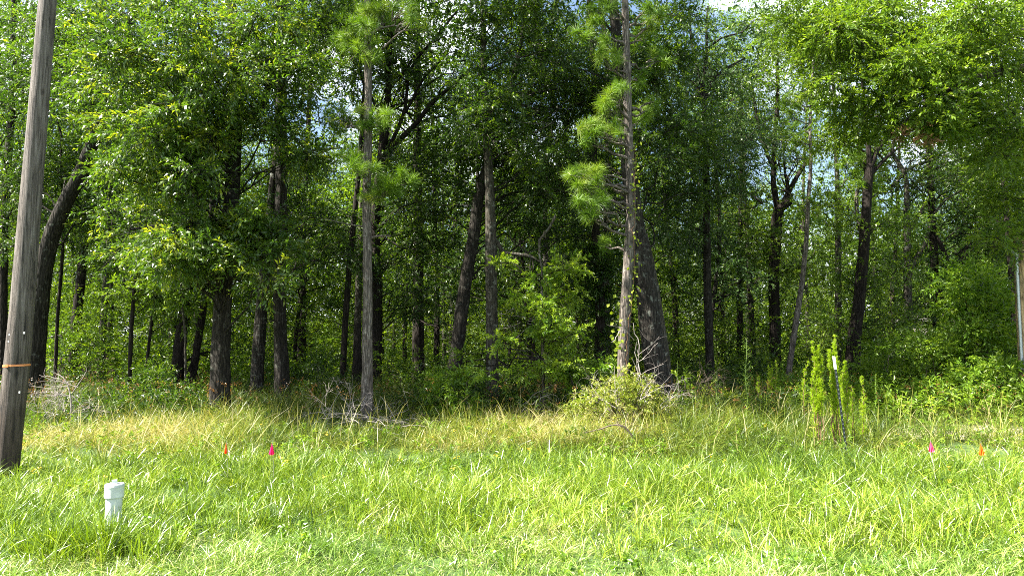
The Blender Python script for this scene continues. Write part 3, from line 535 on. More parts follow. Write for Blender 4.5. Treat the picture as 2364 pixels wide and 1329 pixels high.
make_tree('crooked dark trunk behind the bright bush at the far right', [(2236, 870, 18), (2232, 800, 17), (2222, 720, 16), (2205, 660, 14), (2188, 610, 12), (2170, 560, 9)], 22, 'bark_black', 'dark_leaf', zones=[(2140, 580, 2300, 760, 9, 22.5, 24.5, 46), (2260, 380, 2364, 560, 8, 21, 24, 50)], limbs=[[(2205, 660, 9), (2225, 600, 7), (2240, 540, 5)]], Htop=5.5, sides=8, deadtwigs=4)
make_tree('large oak outside the right edge reaching a heavy sunlit bough into the picture', [(2640, 930, 75), (2630, 700, 66), (2600, 480, 58), (2580, 300, 50), (2560, 150, 42)], 12.8, 'bark_grey', 'yellow_leaf',
          zones=[(2080, 0, 2364, 170, 24, 11.0, 13.8, 50), (1830, 0, 2120, 120, 20, 11.5, 14.2, 46), (1900, 100, 2230, 250, 19, 11.2, 13.8, 42), (2200, 160, 2400, 330, 12, 12.0, 14.6, 44), (2040, 240, 2230, 310, 5, 11.4, 13, 32), (2240, 300, 2420, 420, 7, 12.4, 15, 40), (2290, 420, 2420, 560, 5, 13, 15, 36), (1900, 250, 2090, 330, 5, 12, 13.8, 32)],
          limbs=[[(2590, 330, 34), (2480, 220, 26), (2364, 158, 19, -.2), (2290, 172, 16, -.4), (2232, 186, 14, -.5), (2195, 205, 12, -.6), (2150, 238, 9, -.7), (2110, 262, 7, -.7), (2072, 300, 4, -.7)],
                 [(2480, 220, 22), (2400, 110, 16), (2364, 70, 13), (2335, 100, 9), (2310, 122, 7)], [(2570, 100, 26), (2450, 30, 20), (2364, 8, 15), (2330, -8, 12)], [(2232, 186, 7, -.5), (2170, 110, 5, -.6), (2110, 70, 4, -.6)], [(2150, 60, 5, -.6), (2060, 80, 4, -.5), (1990, 90, 3, -.5)]],
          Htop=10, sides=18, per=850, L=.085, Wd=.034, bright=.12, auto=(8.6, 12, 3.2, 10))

# brown dead leaf clusters hanging under the sunlit bough
dl = MB(); C, R = zone_pts((2050, 285, 2150, 320, 7, 11.6, 12.2, 18)); sprays(dl, C, R, 130, .06, .02, .18, 9, -.3)
tag(dl.build('dead_leaf_cluster', M['needle_dead']), 'rusty brown dead leaves hanging under the sunlit bough', 'dead leaves')

# --- trees deeper in the wood: archetypes copied
def arch_tree(name, label, Ht, Rad, leaf, zc, npf, bark='bark_black', r0=.13):
    root = empty(name, (0, 0, 0), label, 'tree', 'trees deep in the wood'); tk = MB(); lean = RNG.normal(0, .5)
    P = np.array([[0, 0, -.2], [lean * .15, 0, 2.5], [lean * .5, RNG.normal(0, .2), Ht * .45], [lean, RNG.normal(0, .3), Ht]]); R = np.array([r0 * 1.3, r0, r0 * .75, .03])
    tube(tk, P, R, 30, 9, rough=.03); Pz, Rz = resample(P, R, 20)
    cr_ = MB(); th = RNG.uniform(0, 6.283, npf); q = RNG.random(npf) ** .6 * Rad; z = RNG.uniform(zc, Ht + .4, npf); sh = np.clip(1.2 - np.abs((z - zc) / (Ht - zc) - .35) * 1.2, .25, 1)
    C = np.stack([np.interp(z, Pz[:, 2], Pz[:, 0]) + q * sh * np.cos(th), q * sh * np.sin(th), z], 1); rr = RNG.uniform(.55, 1.1, npf)
    sprays(cr_, C, np.stack([rr, rr, rr * .55], 1), 250, .15, .06, .6, 15)
    br = MB()
    for c in C[::2]:
        s0 = np.array([np.interp(c[2] - .8, Pz[:, 2], Pz[:, 0]), 0, max(1, c[2] - .8)]); tube(br, wig(s0, c, 5, .06, .06), np.linspace(.04, .01, 5), sides=4, cap=False)
    for _ in range(6):
        branch_rec(br, np.array([np.interp(2.5, Pz[:, 2], Pz[:, 0]), 0, RNG.uniform(1.5, zc)]), norm(rdir(1)[0] * [1, 1, .2]), 1.2, .015, 1, k=2)
    tk.build('trunk', M[bark], root); br.build('branches', M[bark], root); cr_.build('crown', [M[leaf]], root)
    return root
def copy_tree(o, loc, rz, s, label):
    c = o.copy(); sc.collection.objects.link(c); c.location = loc; c.rotation_euler = (0, 0, rz); c.scale = (s, s, s); c['label'] = label
    for ch in o.children:
        d = ch.copy(); sc.collection.objects.link(d); d.parent = c
    return c
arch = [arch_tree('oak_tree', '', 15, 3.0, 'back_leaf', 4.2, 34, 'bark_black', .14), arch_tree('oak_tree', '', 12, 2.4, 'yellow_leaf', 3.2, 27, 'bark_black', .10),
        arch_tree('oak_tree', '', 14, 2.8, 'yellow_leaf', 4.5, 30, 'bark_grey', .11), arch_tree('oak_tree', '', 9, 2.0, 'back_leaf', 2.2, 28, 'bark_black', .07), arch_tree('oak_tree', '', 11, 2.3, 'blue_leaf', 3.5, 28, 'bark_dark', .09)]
SH = ['tall black oak', 'medium dark oak', 'yellow green grey trunked tree', 'small slim black oak', 'grey green leaved tree']
MARK = [(-200, 'the left edge'), (40, 'the utility pole'), (175, 'the crooked sapling'), (300, 'the pencil thin saplings'), (515, 'the main oak'), (648, 'the mottled trunk'), (848, 'the first pine'), (1060, 'the leaning dark trunk'), (1134, 'the mossy trunk'), (1250, 'the bright sapling'), (1445, 'the taller pine'), (1635, 'the straight thin trunk'), (1788, 'the forked tree'), (1980, 'the fennel clump'), (2098, 'the grey forked tree'), (2240, 'the meter pole'), (2500, 'the right edge')]
seen_l = {}
def deep_label(k, x, y):
    px = W / 2 + F * x / y; i_ = max(0, min(len(MARK) - 2, sum(1 for m_ in MARK if m_[0] < px) - 1))
    d_ = 'just' if y < 25 else ('well' if y < 34 else ('far' if y < 42 else 'farthest'))
    t_ = f'{SH[k]} {d_} behind, between {MARK[i_][1][4:]} and {MARK[i_ + 1][1][4:]}'
    seen_l[t_] = seen_l.get(t_, 0) + 1
    k_ = seen_l[t_]
    return t_ if k_ == 1 else t_.replace(' behind, between', (' back, between', ' within, between', ' beyond, between')[min(k_ - 2, 2)])
used = [False] * 5; pts = []
rr_ = np.random.default_rng(5)
for _ in range(4000):
    Yv = rr_.uniform(19.5, 50); xv = rr_.uniform(-.82 * Yv, .82 * Yv)
    if abs(xv / Yv + .262) < .03 or abs(xv / Yv - .38) < .02 or abs(xv / Yv - .485) < .025: continue
    if all(math.hypot(xv - a_, Yv - b_) > 2.3 + .045 * (Yv - 18) for a_, b_ in pts) :
        dens = 1.0 if xv / Yv < .25 else .45
        if rr_.random() < dens: pts.append((xv, Yv))
    if len(pts) >= 110: break
for xv, Yv in pts:
    k = int(rr_.choice(5, p=[.22, .2, .22, .2, .16])); s = rr_.uniform(.8, 1.12); loc = (xv, Yv, float(gz(xv, Yv))); rz = rr_.uniform(0, 6.28)
    if xv / Yv > .3: s *= .9
    if not used[k]:
        o = arch[k]; o.location = loc; o.rotation_euler = (0, 0, rz); o.scale = (s, s, s); o['label'] = deep_label(k, xv, Yv); used[k] = True
    else: copy_tree(arch[k], loc, rz, s, deep_label(k, xv, Yv))

gc = MB(); n_ = 1700; Yv = RNG.uniform(18, 50, n_); xv = RNG.uniform(-.8, .8, n_) * Yv; rr = RNG.uniform(.35, .8, n_) * (Yv / 25) ** .5
C = np.stack([xv, Yv, rr * .45], 1); sprays(gc, C, np.stack([rr * 1.3, rr * 1.3, rr * .5], 1), 120, .13, .055, .35, 10, .1, 0)
tag(gc.build('ground_cover', M['back_leaf']), 'leafy ground cover on the floor of the deep wood', 'ground cover', kind='stuff')
# --- leafy mass of the deep wood: understory, and the far wood closing the view
us = MB()
n_ = 1500; Yv = 17.5 + 30 * RNG.random(n_) ** .8; xv = RNG.uniform(-.8, .8, n_) * Yv; zv = RNG.uniform(.1, 1, n_) * np.clip(1.6 + (Yv - 17) * .13, 1.2, 5)
k = vnoise(xv, Yv, .35, 77) + RNG.normal(0, .4, n_) > -.35; xv, Yv, zv = xv[k], Yv[k], zv[k]
rr = RNG.uniform(.5, 1.2, len(xv)); C = np.stack([xv, Yv, zv], 1); R = np.stack([rr, rr, rr * .6], 1)
q = RNG.random(len(xv)); 
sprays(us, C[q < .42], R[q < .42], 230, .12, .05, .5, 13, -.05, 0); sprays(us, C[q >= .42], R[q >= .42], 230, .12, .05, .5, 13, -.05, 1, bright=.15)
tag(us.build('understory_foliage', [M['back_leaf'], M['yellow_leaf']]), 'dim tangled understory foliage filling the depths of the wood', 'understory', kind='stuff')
fw = MB()
n_ = 2700; Yv = RNG.uniform(50, 66, n_); xv = RNG.uniform(-.85, .85, n_) * Yv; top = np.where(xv / Yv > .2, 13, 17) * RNG.uniform(.6, 1, n_); zv = RNG.random(n_) ** 1.3 * top
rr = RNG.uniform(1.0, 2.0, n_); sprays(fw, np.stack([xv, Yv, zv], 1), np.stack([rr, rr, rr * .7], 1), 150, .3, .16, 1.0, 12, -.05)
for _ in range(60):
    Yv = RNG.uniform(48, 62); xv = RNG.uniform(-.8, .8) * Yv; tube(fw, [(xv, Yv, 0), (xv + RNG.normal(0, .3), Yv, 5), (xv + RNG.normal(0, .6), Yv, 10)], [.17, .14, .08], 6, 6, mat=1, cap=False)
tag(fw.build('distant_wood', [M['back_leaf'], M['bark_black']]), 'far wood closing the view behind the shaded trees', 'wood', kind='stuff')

# ------------------------------------------------------------------ shrubs and tall weeds
def shrub(label, zones, Y, leaf, per, L, Wd, name='shrub', stems=5, px=None, twig=.3, bright=.05, mats=None, droop=.05):
    cx = px if px else (zones[0][0] + zones[0][2]) / 2; b_ = at(cx, 900, Y); g = float(gz(b_[0], Y)); base = np.array([b_[0], Y, g])
    root = empty(name, base, label, 'shrub'); st = MB(); lf = MB(); loc = base
    for z in zones:
        C, R = zone_pts(z); C[:, 2] = np.maximum(C[:, 2], g + .1); sprays(lf, C, R, per, L, Wd, twig, 11, droop, 0, bright=bright)
        for c in C: tube(st, wig(base + [RNG.normal(0, .12), RNG.normal(0, .1), 0], c, 5, .1, .06), np.linspace(.014, .004, 5), sides=4, cap=False)
    st.build('stems', M['twig'], root, loc); lf.build('foliage', M[leaf], root, loc)
    return root
shrub('bright leafy bush at the foot of the leaning dark trunk', [(1005, 865, 1110, 960, 14, 12.4, 13.2, 26)], 12.9, 'bright_leaf', 260, .11, .024)
shrub('pale green bush with broad leaves left of the taller pine base', [(1300, 850, 1410, 900, 8, 12.4, 13.4, 24), (1320, 880, 1430, 960, 9, 12.2, 13.2, 26), (1390, 815, 1425, 860, 3, 12.6, 13, 18)], 12.8, 'bright_leaf', 230, .10, .026)
shrub('yellow green vine thicket heaped around the taller pine base', [(1330, 900, 1560, 1010, 40, 11.3, 12.6, 26), (1390, 855, 1500, 930, 14, 11.6, 12.3, 20), (1290, 930, 1360, 1000, 6, 11.6, 12.4, 20)], 12.0, 'mound', 210, .06, .016, name='vine_thicket')
shrub('white edged leafy shoot right of the massive oak base', [(1545, 850, 1590, 950, 6, 12.8, 13.4, 16)], 13.1, 'bright_leaf', 90, .10, .026)
shrub('dark shrub in the shade between the first pine and the tall mottled trunk', [(680, 820, 800, 930, 12, 14.5, 16, 34)], 15, 'dark_leaf', 330, .09, .024)
shrub('small shaded shrub right of the first pine', [(880, 800, 1010, 920, 13, 15, 16.5, 32)], 15.6, 'yellow_leaf', 300, .085, .026)
shrub('green shrub under the thin saplings on the left', [(240, 850, 420, 940, 14, 14.2, 15.6, 32)], 15, 'dark_leaf', 320, .08, .026)
shrub('dim shrub between the dead branch heap and the thin saplings', [(120, 700, 290, 860, 11, 17, 19, 38)], 18, 'yellow_leaf', 330, .10, .032)
shrub('tall sunlit bush beside the meter pole at the right edge', [(2190, 600, 2325, 720, 15, 14.2, 15.6, 34), (2200, 720, 2325, 860, 15, 14.2, 15.4, 34)], 14.9, 'bright_leaf', 420, .10, .038, twig=.35)
shrub('low sunlit bush left of the meter pole, in front of the tall bush', [(2200, 840, 2325, 905, 11, 13.4, 14.2, 28)], 13.8, 'bright_leaf', 330, .10, .036)
shrub('rounded bush under the grey forked tree', [(2090, 780, 2210, 870, 13, 14.2, 15.4, 32)], 14.8, 'yellow_leaf', 420, .085, .03)
shrub('shaded bush right of the fennel clump', [(1990, 800, 2080, 900, 9, 14.2, 15.2, 30)], 14.7, 'yellow_leaf', 360, .08, .03)
shrub('broad leaved bright weed patch below the tall sunlit bush', [(2080, 885, 2364, 945, 26, 13.4, 14.6, 20)], 14, 'bright_leaf', 210, .09, .034, name='weed_patch')
shrub('dark bush behind the bare seed stalk right of the massive oak', [(1600, 830, 1780, 900, 12, 16.5, 18, 34)], 17, 'dark_leaf', 320, .085, .03)
shrub('yellowish bush low between the massive oak and the straight thin trunk', [(1570, 890, 1700, 960, 11, 13, 14.2, 24)], 13.6, 'vine', 150, .05, .018)

def fennel(label, px, ptop, Y, stems=3, spread=8, pb=1010, fullness=1.0, bend=0):
    b_ = at(px, 900, Y); g = float(gz(b_[0], Y)); base = np.array([b_[0], Y, g]); root = empty('dog_fennel', base, label, 'weed plant', 'feathery dog fennel plants'); st = MB(); lf = MB()
    for k in range(stems):
        tx = px + RNG.normal(0, spread); tp = at(tx, ptop + (0 if k == 0 else abs(RNG.normal(30, 45))), Y); s0 = base + [(tx - px) * .35 * mpp(Y) + RNG.normal(0, .03), RNG.normal(0, .05), 0]
        P = wig(s0, tp, 8, 0, .012); P[-1, 0] += bend; tube(st, P, np.linspace(.007, .002, 8), sides=5)
        Ht = tp[2] - g; z0 = .32 if Ht > 1.2 else .1; m = int(84 * fullness * Ht); t_ = RNG.uniform(z0, 1, m) ** .85
        o = np.stack([np.interp(t_, np.linspace(0, 1, 8), P[:, i_]) for i_ in range(3)], 1); th = RNG.uniform(0, 6.28, m); ln = (.015 + .13 * (1 - t_) ** .8) * RNG.uniform(.55, 1.25, m) * min(1, Ht)
        d = norm(np.stack([np.cos(th) * .6, np.sin(th) * .6, np.full(m, .85)], 1)); q = 12; tt_ = np.linspace(.1, 1, q)[None, :, None]
        Pp = (o[:, None] + d[:, None] * ln[:, None, None] * tt_).reshape(-1, 3); dd = norm(np.repeat(d, q, 0) + rdir(m * q) * .9); rhombi(lf, Pp, dd, rdir(len(Pp)), .032, .0045, 0, None, .02)
        e = o + d * ln[:, None]; s_ = norm(np.cross(d, [0, 1, .1])) * .0015; lf.add(np.stack([o - s_, o + s_, e + s_, e - s_], 1).reshape(-1, 3), np.arange(m * 4).reshape(-1, 4))
    st.build('stems', M['stem_brown'], root, base); lf.build('foliage', M['fennel'], root, base)
fennel('tall feathery bright green plant, left half of the big clump', 1890, 790, 9.9, 6, 10)
fennel('tallest feathery bright green plant just behind the black steel post', 1925, 776, 10.0, 7, 10)
fennel('feathery bright green plant immediately right of the black steel post', 1945, 832, 10.1, 4, 5)
fennel('single feathery stem standing apart right of the steel post', 1988, 866, 10.4, 2, 3, fullness=.7)
fennel('short feathery stem between the big clump and the single stem', 1966, 890, 10.2, 2, 3, fullness=.6)
fennel('feathery stem with a nodding tip left of the big clump', 1853, 834, 12, 1, 3, fullness=.5, bend=.06)
fennel('shaded dark feathery plant left of the nodding stem', 1783, 835, 14.5, 4, 10, fullness=.7)
fennel('pair of short feathery stems right of the leafy seed stalk', 1750, 865, 13.6, 2, 5, fullness=.6)

def stalk(label, px, ptop, pbot, Y, leaves=70, branchy=True):
    b_ = at(px, pbot, Y); g = float(gz(b_[0], Y)); base = np.array([b_[0], Y, g]); root = empty('leafy_stalk', base, label, 'weed plant'); st = MB(); lf = MB(); tp = at(px + 2, ptop, Y)
    P = wig(base, tp, 6, 0, .01); tube(st, P, np.linspace(.007, .002, 6), sides=5); Ht = tp[2] - g
    t_ = np.linspace(.2, .62 if branchy else 1, leaves); o = np.stack([np.interp(t_, np.linspace(0, 1, 6), P[:, i_]) for i_ in range(3)], 1); th = np.arange(leaves) * 2.4
    d = norm(np.stack([np.cos(th), np.sin(th), np.full(leaves, .1)], 1)); rhombi(lf, o, d, np.tile([0, 0, 1.], (leaves, 1)), .12 * (1.15 - t_), .014)
    if branchy:
        for k in range(26):
            t0 = RNG.uniform(.5, 1); s0 = base + (tp - base) * t0; a_ = RNG.uniform(0, 6.28); e = s0 + np.array([math.cos(a_) * .16, math.sin(a_) * .16, .12]) * (1.25 - t0); tube(st, [s0, (s0 + e) / 2 + [0, 0, -.01], e], [.003, .002, .001], sides=3, cap=False)
            rhombi(lf, np.repeat(e[None], 6, 0) + RNG.normal(0, .02, (6, 3)), rdir(6), rdir(6), .025, .008)
    st.build('stem', M['stem_green'], root, base); lf.build('leaves', M['bright_leaf'], root, base)
stalk('tall leafy stalk with a branching seed head right of the massive oak', 1721, 782, 930, 12.2)
stalk('small bare branching stalk between the massive oak and the tall leafy stalk', 1653, 850, 930, 12.6, 30)
stalk('short leafy stalk right of the feathery stems', 2020, 862, 930, 12.6, 80, False)
for k, (a_, b_, Yv, lb) in enumerate([(1562, 832, 12.9, 'short leafy shoot against the leaning pale trunk'), (1228, 940, 13.2, 'leafy shoot in the grass below the bright sapling')]): stalk(lb, a_, b_, 960, Yv, 46, False)

# vine climbing the taller pine
vn = MB()
zz = np.linspace(.3, 5.0, 60); ph = np.cumsum(RNG.normal(0, .25, 60)) - .6
px_ = np.interp(zz, PINE2[:, 2], PINE2[:, 0]); py_ = np.interp(zz, PINE2[:, 2], PINE2[:, 1]); rr = np.interp(zz, PINE2[:, 2], PR2) + .02
VP = np.stack([px_ + rr * np.sin(ph + .9), py_ - rr * np.abs(np.cos(ph + .9)), zz], 1)
root = empty('climbing_vine', VP[0], 'yellow leaved vine climbing the front of the taller pine', 'vine'); tube(vn, VP, np.full(60, .006), sides=5); vn.build('stem', M['stem_brown'], root, VP[0])
vl = MB(); m = 190; cn = RNG.integers(0, 60, 26); id_ = np.clip(cn[RNG.integers(0, 26, m)] + RNG.integers(-2, 3, m), 0, 59); B = VP[id_] + RNG.normal(0, .055, (m, 3)) + [0, -.03, 0]; rhombi(vl, B, norm(rdir(m) * [1, .4, .6] + [0, 0, -.6]), norm(rdir(m) * .8 + [0, -1, .3]), RNG.uniform(.03, .075, m), RNG.uniform(.025, .06, m))
B = at(1425, 790, 12.2) + RNG.normal(0, 1, (26, 3)) * [.06, .05, .45]; rhombi(vl, B, norm(rdir(26) * [1, .4, .6] + [0, 0, -.6]), norm(rdir(26) * .5 + [0, -1, .3]), .08, .07)
vl.build('leaves', M['vine'], root, VP[0])
dv = MB()
for (a_, b_) in [((1462, 745), (1476, 880)), ((1470, 790), (1482, 960)), ((1440, 760), (1412, 790)), ((1478, 900), (1466, 985))]:
    tube(dv, wig(at(*a_, 12.1), at(*b_, 12.0), 8, 0, .05), np.linspace(.007, .004, 8), sides=5)
for _ in range(7): branch_rec(dv, at(RNG.uniform(1455, 1485), RNG.uniform(770, 900), 12.1), norm([RNG.normal(), -.2, RNG.normal()]), .5, .005, 1, k=2)
tag(dv.build('dead_vine', M['dead_twig']), 'bare bleached vine stems hanging between the taller pine and the massive oak', 'dead vine')

# ------------------------------------------------------------------ dead branches
def heap(name, label, seeds, Y, n=10, L=.7, r=.008, mat='dead_twig', dirs=None, depth=2, k=4, cat='dead branches'):
    mb = MB()
    for (a_, b_, dx, dz) in seeds:
        for _ in range(n): branch_rec(mb, at(a_ + RNG.normal(0, 8), b_ + RNG.normal(0, 6), Y + RNG.normal(0, .25)), norm(np.array([dx, RNG.normal(0, .3), dz]) + RNG.normal(0, .25, 3)), L * RNG.uniform(.6, 1.2), r, depth, k=k, grav=-.05)
    return tag(mb.build(name, M[mat]), label, cat)
heap('brush_pile', 'bleached tangle of dead twigs arching over right of the utility pole base', [(150, 950, -.5, .9), (170, 900, -1, .3), (120, 955, -.8, .3), (165, 960, .3, .5)], 12.4, 3, .55, .006, k=5)
mb = MB(); tube(mb, [at(*q, 12.2) for q in [(165, 970), (164, 930), (160, 900), (155, 885), (142, 868), (122, 860)]], [.016, .015, .013, .011, .008, .004], 16, 6)
tube(mb, [at(*q, 12.2) for q in [(155, 882), (168, 880), (176, 892)]], [.008, .006, .003], 8, 5); tube(mb, [at(*q, 12.2) for q in [(166, 912), (182, 928), (195, 943)]], [.009, .007, .004], 8, 5)
tube(mb, [at(*q, 12.2) for q in [(155, 890), (140, 905), (124, 920)]], [.008, .006, .003], 8, 5); tube(mb, [at(*q, 12.3) for q in [(166, 908), (180, 888), (192, 870), (200, 850), (195, 842)]], [.009, .008, .006, .005, .003], 10, 5)
for _ in range(14): branch_rec(mb, at(RNG.uniform(110, 165), RNG.uniform(862, 930), 12.2), norm([-1, RNG.normal(0, .2), RNG.normal(-.2, .3)]), .35, .004, 1, k=4)
tag(mb.build('dead_branch', M['dead_twig']), 'pale hooked dead branch sticking up out of the twig tangle', 'dead branch')
heap('brush_pile', 'low grey heap of dead sticks at the foot of the first pine', [(800, 965, .8, .3), (860, 960, -.9, .3), (880, 970, .9, .15), (820, 975, -.6, .5), (850, 985, .8, .1), (770, 970, -.5, .3), (920, 975, .7, .2)], 12.0, 4, .6, .007, k=4)
mb = MB(); tube(mb, [at(*q, 12.1) for q in [(760, 955), (820, 955), (880, 968), (945, 978)]], [.006, .010, .012, .006], 14, 6); tube(mb, [at(*q, 12.1) for q in [(916, 973), (900, 945), (880, 915)]], [.009, .006, .003], 8, 5); tube(mb, [at(*q, 12.2) for q in [(756, 980), (760, 950), (775, 920), (790, 895)]], [.008, .006, .005, .003], 8, 5)
tag(mb.build('dead_branch', M['dead_twig']), 'long pale forked branch lying across the grey stick heap', 'dead branch')
heap('brush_pile', 'thin dead twigs at the feet of the mossy trunk', [(1120, 955, -.8, .5), (1200, 950, .9, .3), (1240, 940, .3, .8)], 13.2, 3, .5, .006, k=3)
heap('brush_pile', 'dry twigs poking through the vine thicket by the taller pine', [(1420, 940, -.5, .7), (1480, 930, .5, .8), (1530, 950, .6, .5)], 11.7, 6, .5, .005, k=4)
heap('brush_pile', 'wiry bare twigs tangled under the straight thin trunk', [(1600, 900, .6, .6), (1660, 910, -.5, .7)], 13.8, 5, .6, .005, 'dead_dark', k=4)
mb = MB(); tube(mb, [at(*q, 10.2) for q in [(1350, 998), (1385, 990), (1420, 980), (1440, 984), (1462, 1010), (1478, 1035)]], [.006, .009, .012, .013, .016, .02], 18, 7, rough=.1); tube(mb, [at(*q, 10.1) for q in [(1460, 1022), (1485, 1040), (1505, 1052)]], [.02, .04, .015], 8, 8, rough=.2)
for _ in range(8): branch_rec(mb, at(RNG.uniform(1400, 1470), RNG.uniform(980, 1000), 10.2), norm([RNG.normal(), 0, .5]), .25, .004, 1, k=2)
tag(mb.build('fallen_branch', M['dead_dark']), 'dark crooked fallen branch half buried in grass left of the fennel', 'fallen branch')
mb = MB()
for _ in range(9): branch_rec(mb, at(RNG.uniform(1170, 1240), RNG.uniform(700, 760), 15), norm([RNG.normal(), 0, RNG.normal(0, .3)]), .6, .005, 1, k=4)
tag(mb.build('dead_branch', M['dead_twig']), 'spray of fine bare twigs beside the bright sapling', 'dead branch')

# low plank wall deep at left
mb = MB(); c = at(165, 880, 21); pw = empty('plank_wall', (c[0], 21, 0), 'low weathered brown plank wall half hidden at the left in the wood', 'plank wall')
for k in range(14): box(mb, (c[0] - 1.0 + k * .165, 21 + RNG.normal(0, .006), .45), (.155, .03, .9 + RNG.normal(0, .02)))
mb.build('planks', plain('old_brown_plank', (.09, .055, .03), .9, var=.4, scale=8), pw, np.array([c[0], 21, 0]))
mb = MB(); box(mb, (c[0] + .05, 21, .98), (2.5, .12, .07)); mb.build('top_rail', plain('old_rail', (.11, .075, .05), .9, var=.4), pw, np.array([c[0], 21, 0]))
mb = MB(); box(mb, (c[0] + 1.28, 21.1, .45), (.12, .12, .98)); mb.build('post', plain('old_post', (.08, .06, .04), .9, var=.4), pw, np.array([c[0], 21, 0]))

# small pale house glimpsed behind the bushes at right
hx = at(2272, 835, 40)[0]; hr = empty('house', (hx, 41, 0), 'pale house glimpsed through the bushes near the right edge', 'house'); ho = np.array([hx, 41., 0])
mb = MB(); box(mb, (hx, 41, 1.2), (6, 4, 2.6)); mb.build('wall', plain('pale_siding', (.62, .55, .54), .7, var=.08), hr, ho)
mb = MB(); v = np.array([[-3.3, -2.3, 2.5], [3.3, -2.3, 2.5], [3.3, 2.3, 2.5], [-3.3, 2.3, 2.5], [-3.3, 0, 3.6], [3.3, 0, 3.6]]) + [hx, 41, .02]
mb.add(v, [[0, 1, 5, 4], [2, 3, 4, 5], [0, 3, 2, 1]]); mb.add(v[[0, 3, 4, 1, 2, 5]], [[0, 2, 1], [3, 4, 5]]); mb.build('roof', plain('grey_shingle', (.16, .15, .15), .9, var=.3), hr, ho)
mb = MB(); box(mb, (hx - .8, 38.98, 1.35), (1.0, .06, 1.2)); w_ = mb.build('window', plain('window_glass', (.06, .07, .08), .1), hr, ho)
mb = MB(); box(mb, (hx - .8, 38.96, 1.98), (1.16, .06, .08)); box(mb, (hx - .8, 38.96, .72), (1.16, .06, .08)); box(mb, (hx - 1.34, 38.96, 1.35), (.08, .06, 1.18)); box(mb, (hx - .26, 38.96, 1.35), (.08, .06, 1.18))
f_ = mb.build('frame', plain('white_trim', (.75, .75, .72), .5), None, (0, 0, 0)); f_.parent = w_; f_.location = (-ho[0], -ho[1], 0)

# ------------------------------------------------------------------ utility pole
PY = 8.3
P = np.array([at(110, 0, PY), at(72, 450, PY), at(38, 850, PY), at(22, 1000, PY)])[::-1]; R = np.array([26.0, 25.7, 22, 18.6]) * mpp(PY)
s = (P[1] - P[0]) / (P[1, 2] - P[0, 2]); P = np.vstack([P[0] + s * (-.3 - P[0, 2]), P, P[-1] + (P[-1] - P[-2]) / (P[-1, 2] - P[-2, 2]) * 4.0]); R = np.concatenate([[R[0] * 1.02], R, [R[-1] * .86]])
up = empty('utility_pole', (P[0, 0], PY, 0), 'weathered grey wooden utility pole leaning at the left edge with an orange ribbon', 'utility pole'); ul = np.array(up.location)
pm, n, l, b = nodes('weathered_pole_wood')
t = n.new('ShaderNodeTexCoord'); m1 = n.new('ShaderNodeMapping'); m1.inputs['Scale'].default_value = (26, 26, 1.1); l.new(t.outputs['Object'], m1.inputs[0])
n1 = n.new('ShaderNodeTexNoise'); n1.inputs['Scale'].default_value = 1.5; n1.inputs['Detail'].default_value = 9; n1.inputs['Roughness'].default_value = .7; n1.inputs['Distortion'].default_value = .8; l.new(m1.outputs[0], n1.inputs['Vector'])
r1 = ramp(n, [(.38, (.012, .009, .007)), (.47, (.08, .064, .052)), (.60, (.15, .13, .115)), (.72, (.23, .205, .185))]); l.new(n1.outputs[0], r1.inputs[0])
sx = n.new('ShaderNodeSeparateXYZ'); l.new(t.outputs['Object'], sx.inputs[0]); n2 = n.new('ShaderNodeTexNoise'); n2.inputs['Scale'].default_value = 2.2; n2.inputs['Detail'].default_value = 5; l.new(t.outputs['Object'], n2.inputs['Vector'])
ad = n.new('ShaderNodeMath'); ad.operation = 'MULTIPLY_ADD'; ad.inputs[1].default_value = 2.2; l.new(n2.outputs[0], ad.inputs[0]); l.new(sx.outputs[2], ad.inputs[2])
r2 = ramp(n, [(.28, (.34, .25, .18)), (.66, (1, 1, 1))]); mr = n.new('ShaderNodeMath'); mr.operation = 'DIVIDE'; mr.inputs[1].default_value = 5; l.new(ad.outputs[0], mr.inputs[0]); l.new(mr.outputs[0], r2.inputs[0])
mu = n.new('ShaderNodeMixRGB'); mu.blend_type = 'MULTIPLY'; mu.inputs[0].default_value = .9; l.new(r1.outputs[0], mu.inputs[1]); l.new(r2.outputs[0], mu.inputs[2])
v1 = n.new('ShaderNodeTexVoronoi'); m3 = n.new('ShaderNodeMapping'); m3.inputs['Scale'].default_value = (3.2, 3.2, 1.7); l.new(t.outputs['Object'], m3.inputs[0]); l.new(m3.outputs[0], v1.inputs['Vector']); v1.inputs['Scale'].default_value = 1.6
r3 = ramp(n, [(.03, (.08, .06, .05)), (.10, (.55, .5, .45)), (.17, (1, 1, 1))]); l.new(v1.outputs['Distance'], r3.inputs[0]); mu2 = n.new('ShaderNodeMixRGB'); mu2.blend_type = 'MULTIPLY'; mu2.inputs[0].default_value = .85; l.new(mu.outputs[0], mu2.inputs[1]); l.new(r3.outputs[0], mu2.inputs[2])
l.new(mu2.outputs[0], b.inputs['Base Color']); b.inputs['Roughness'].default_value = .85; bu = n.new('ShaderNodeBump'); bu.inputs['Distance'].default_value = .03; bu.inputs['Strength'].default_value = 1; l.new(n1.outputs[0], bu.inputs['Height']); l.new(bu.outputs[0], b.inputs['Normal'])
mb = MB(); tube(mb, P, R, 60, 32, rough=.006); mb.build('pole', pm, up, ul)
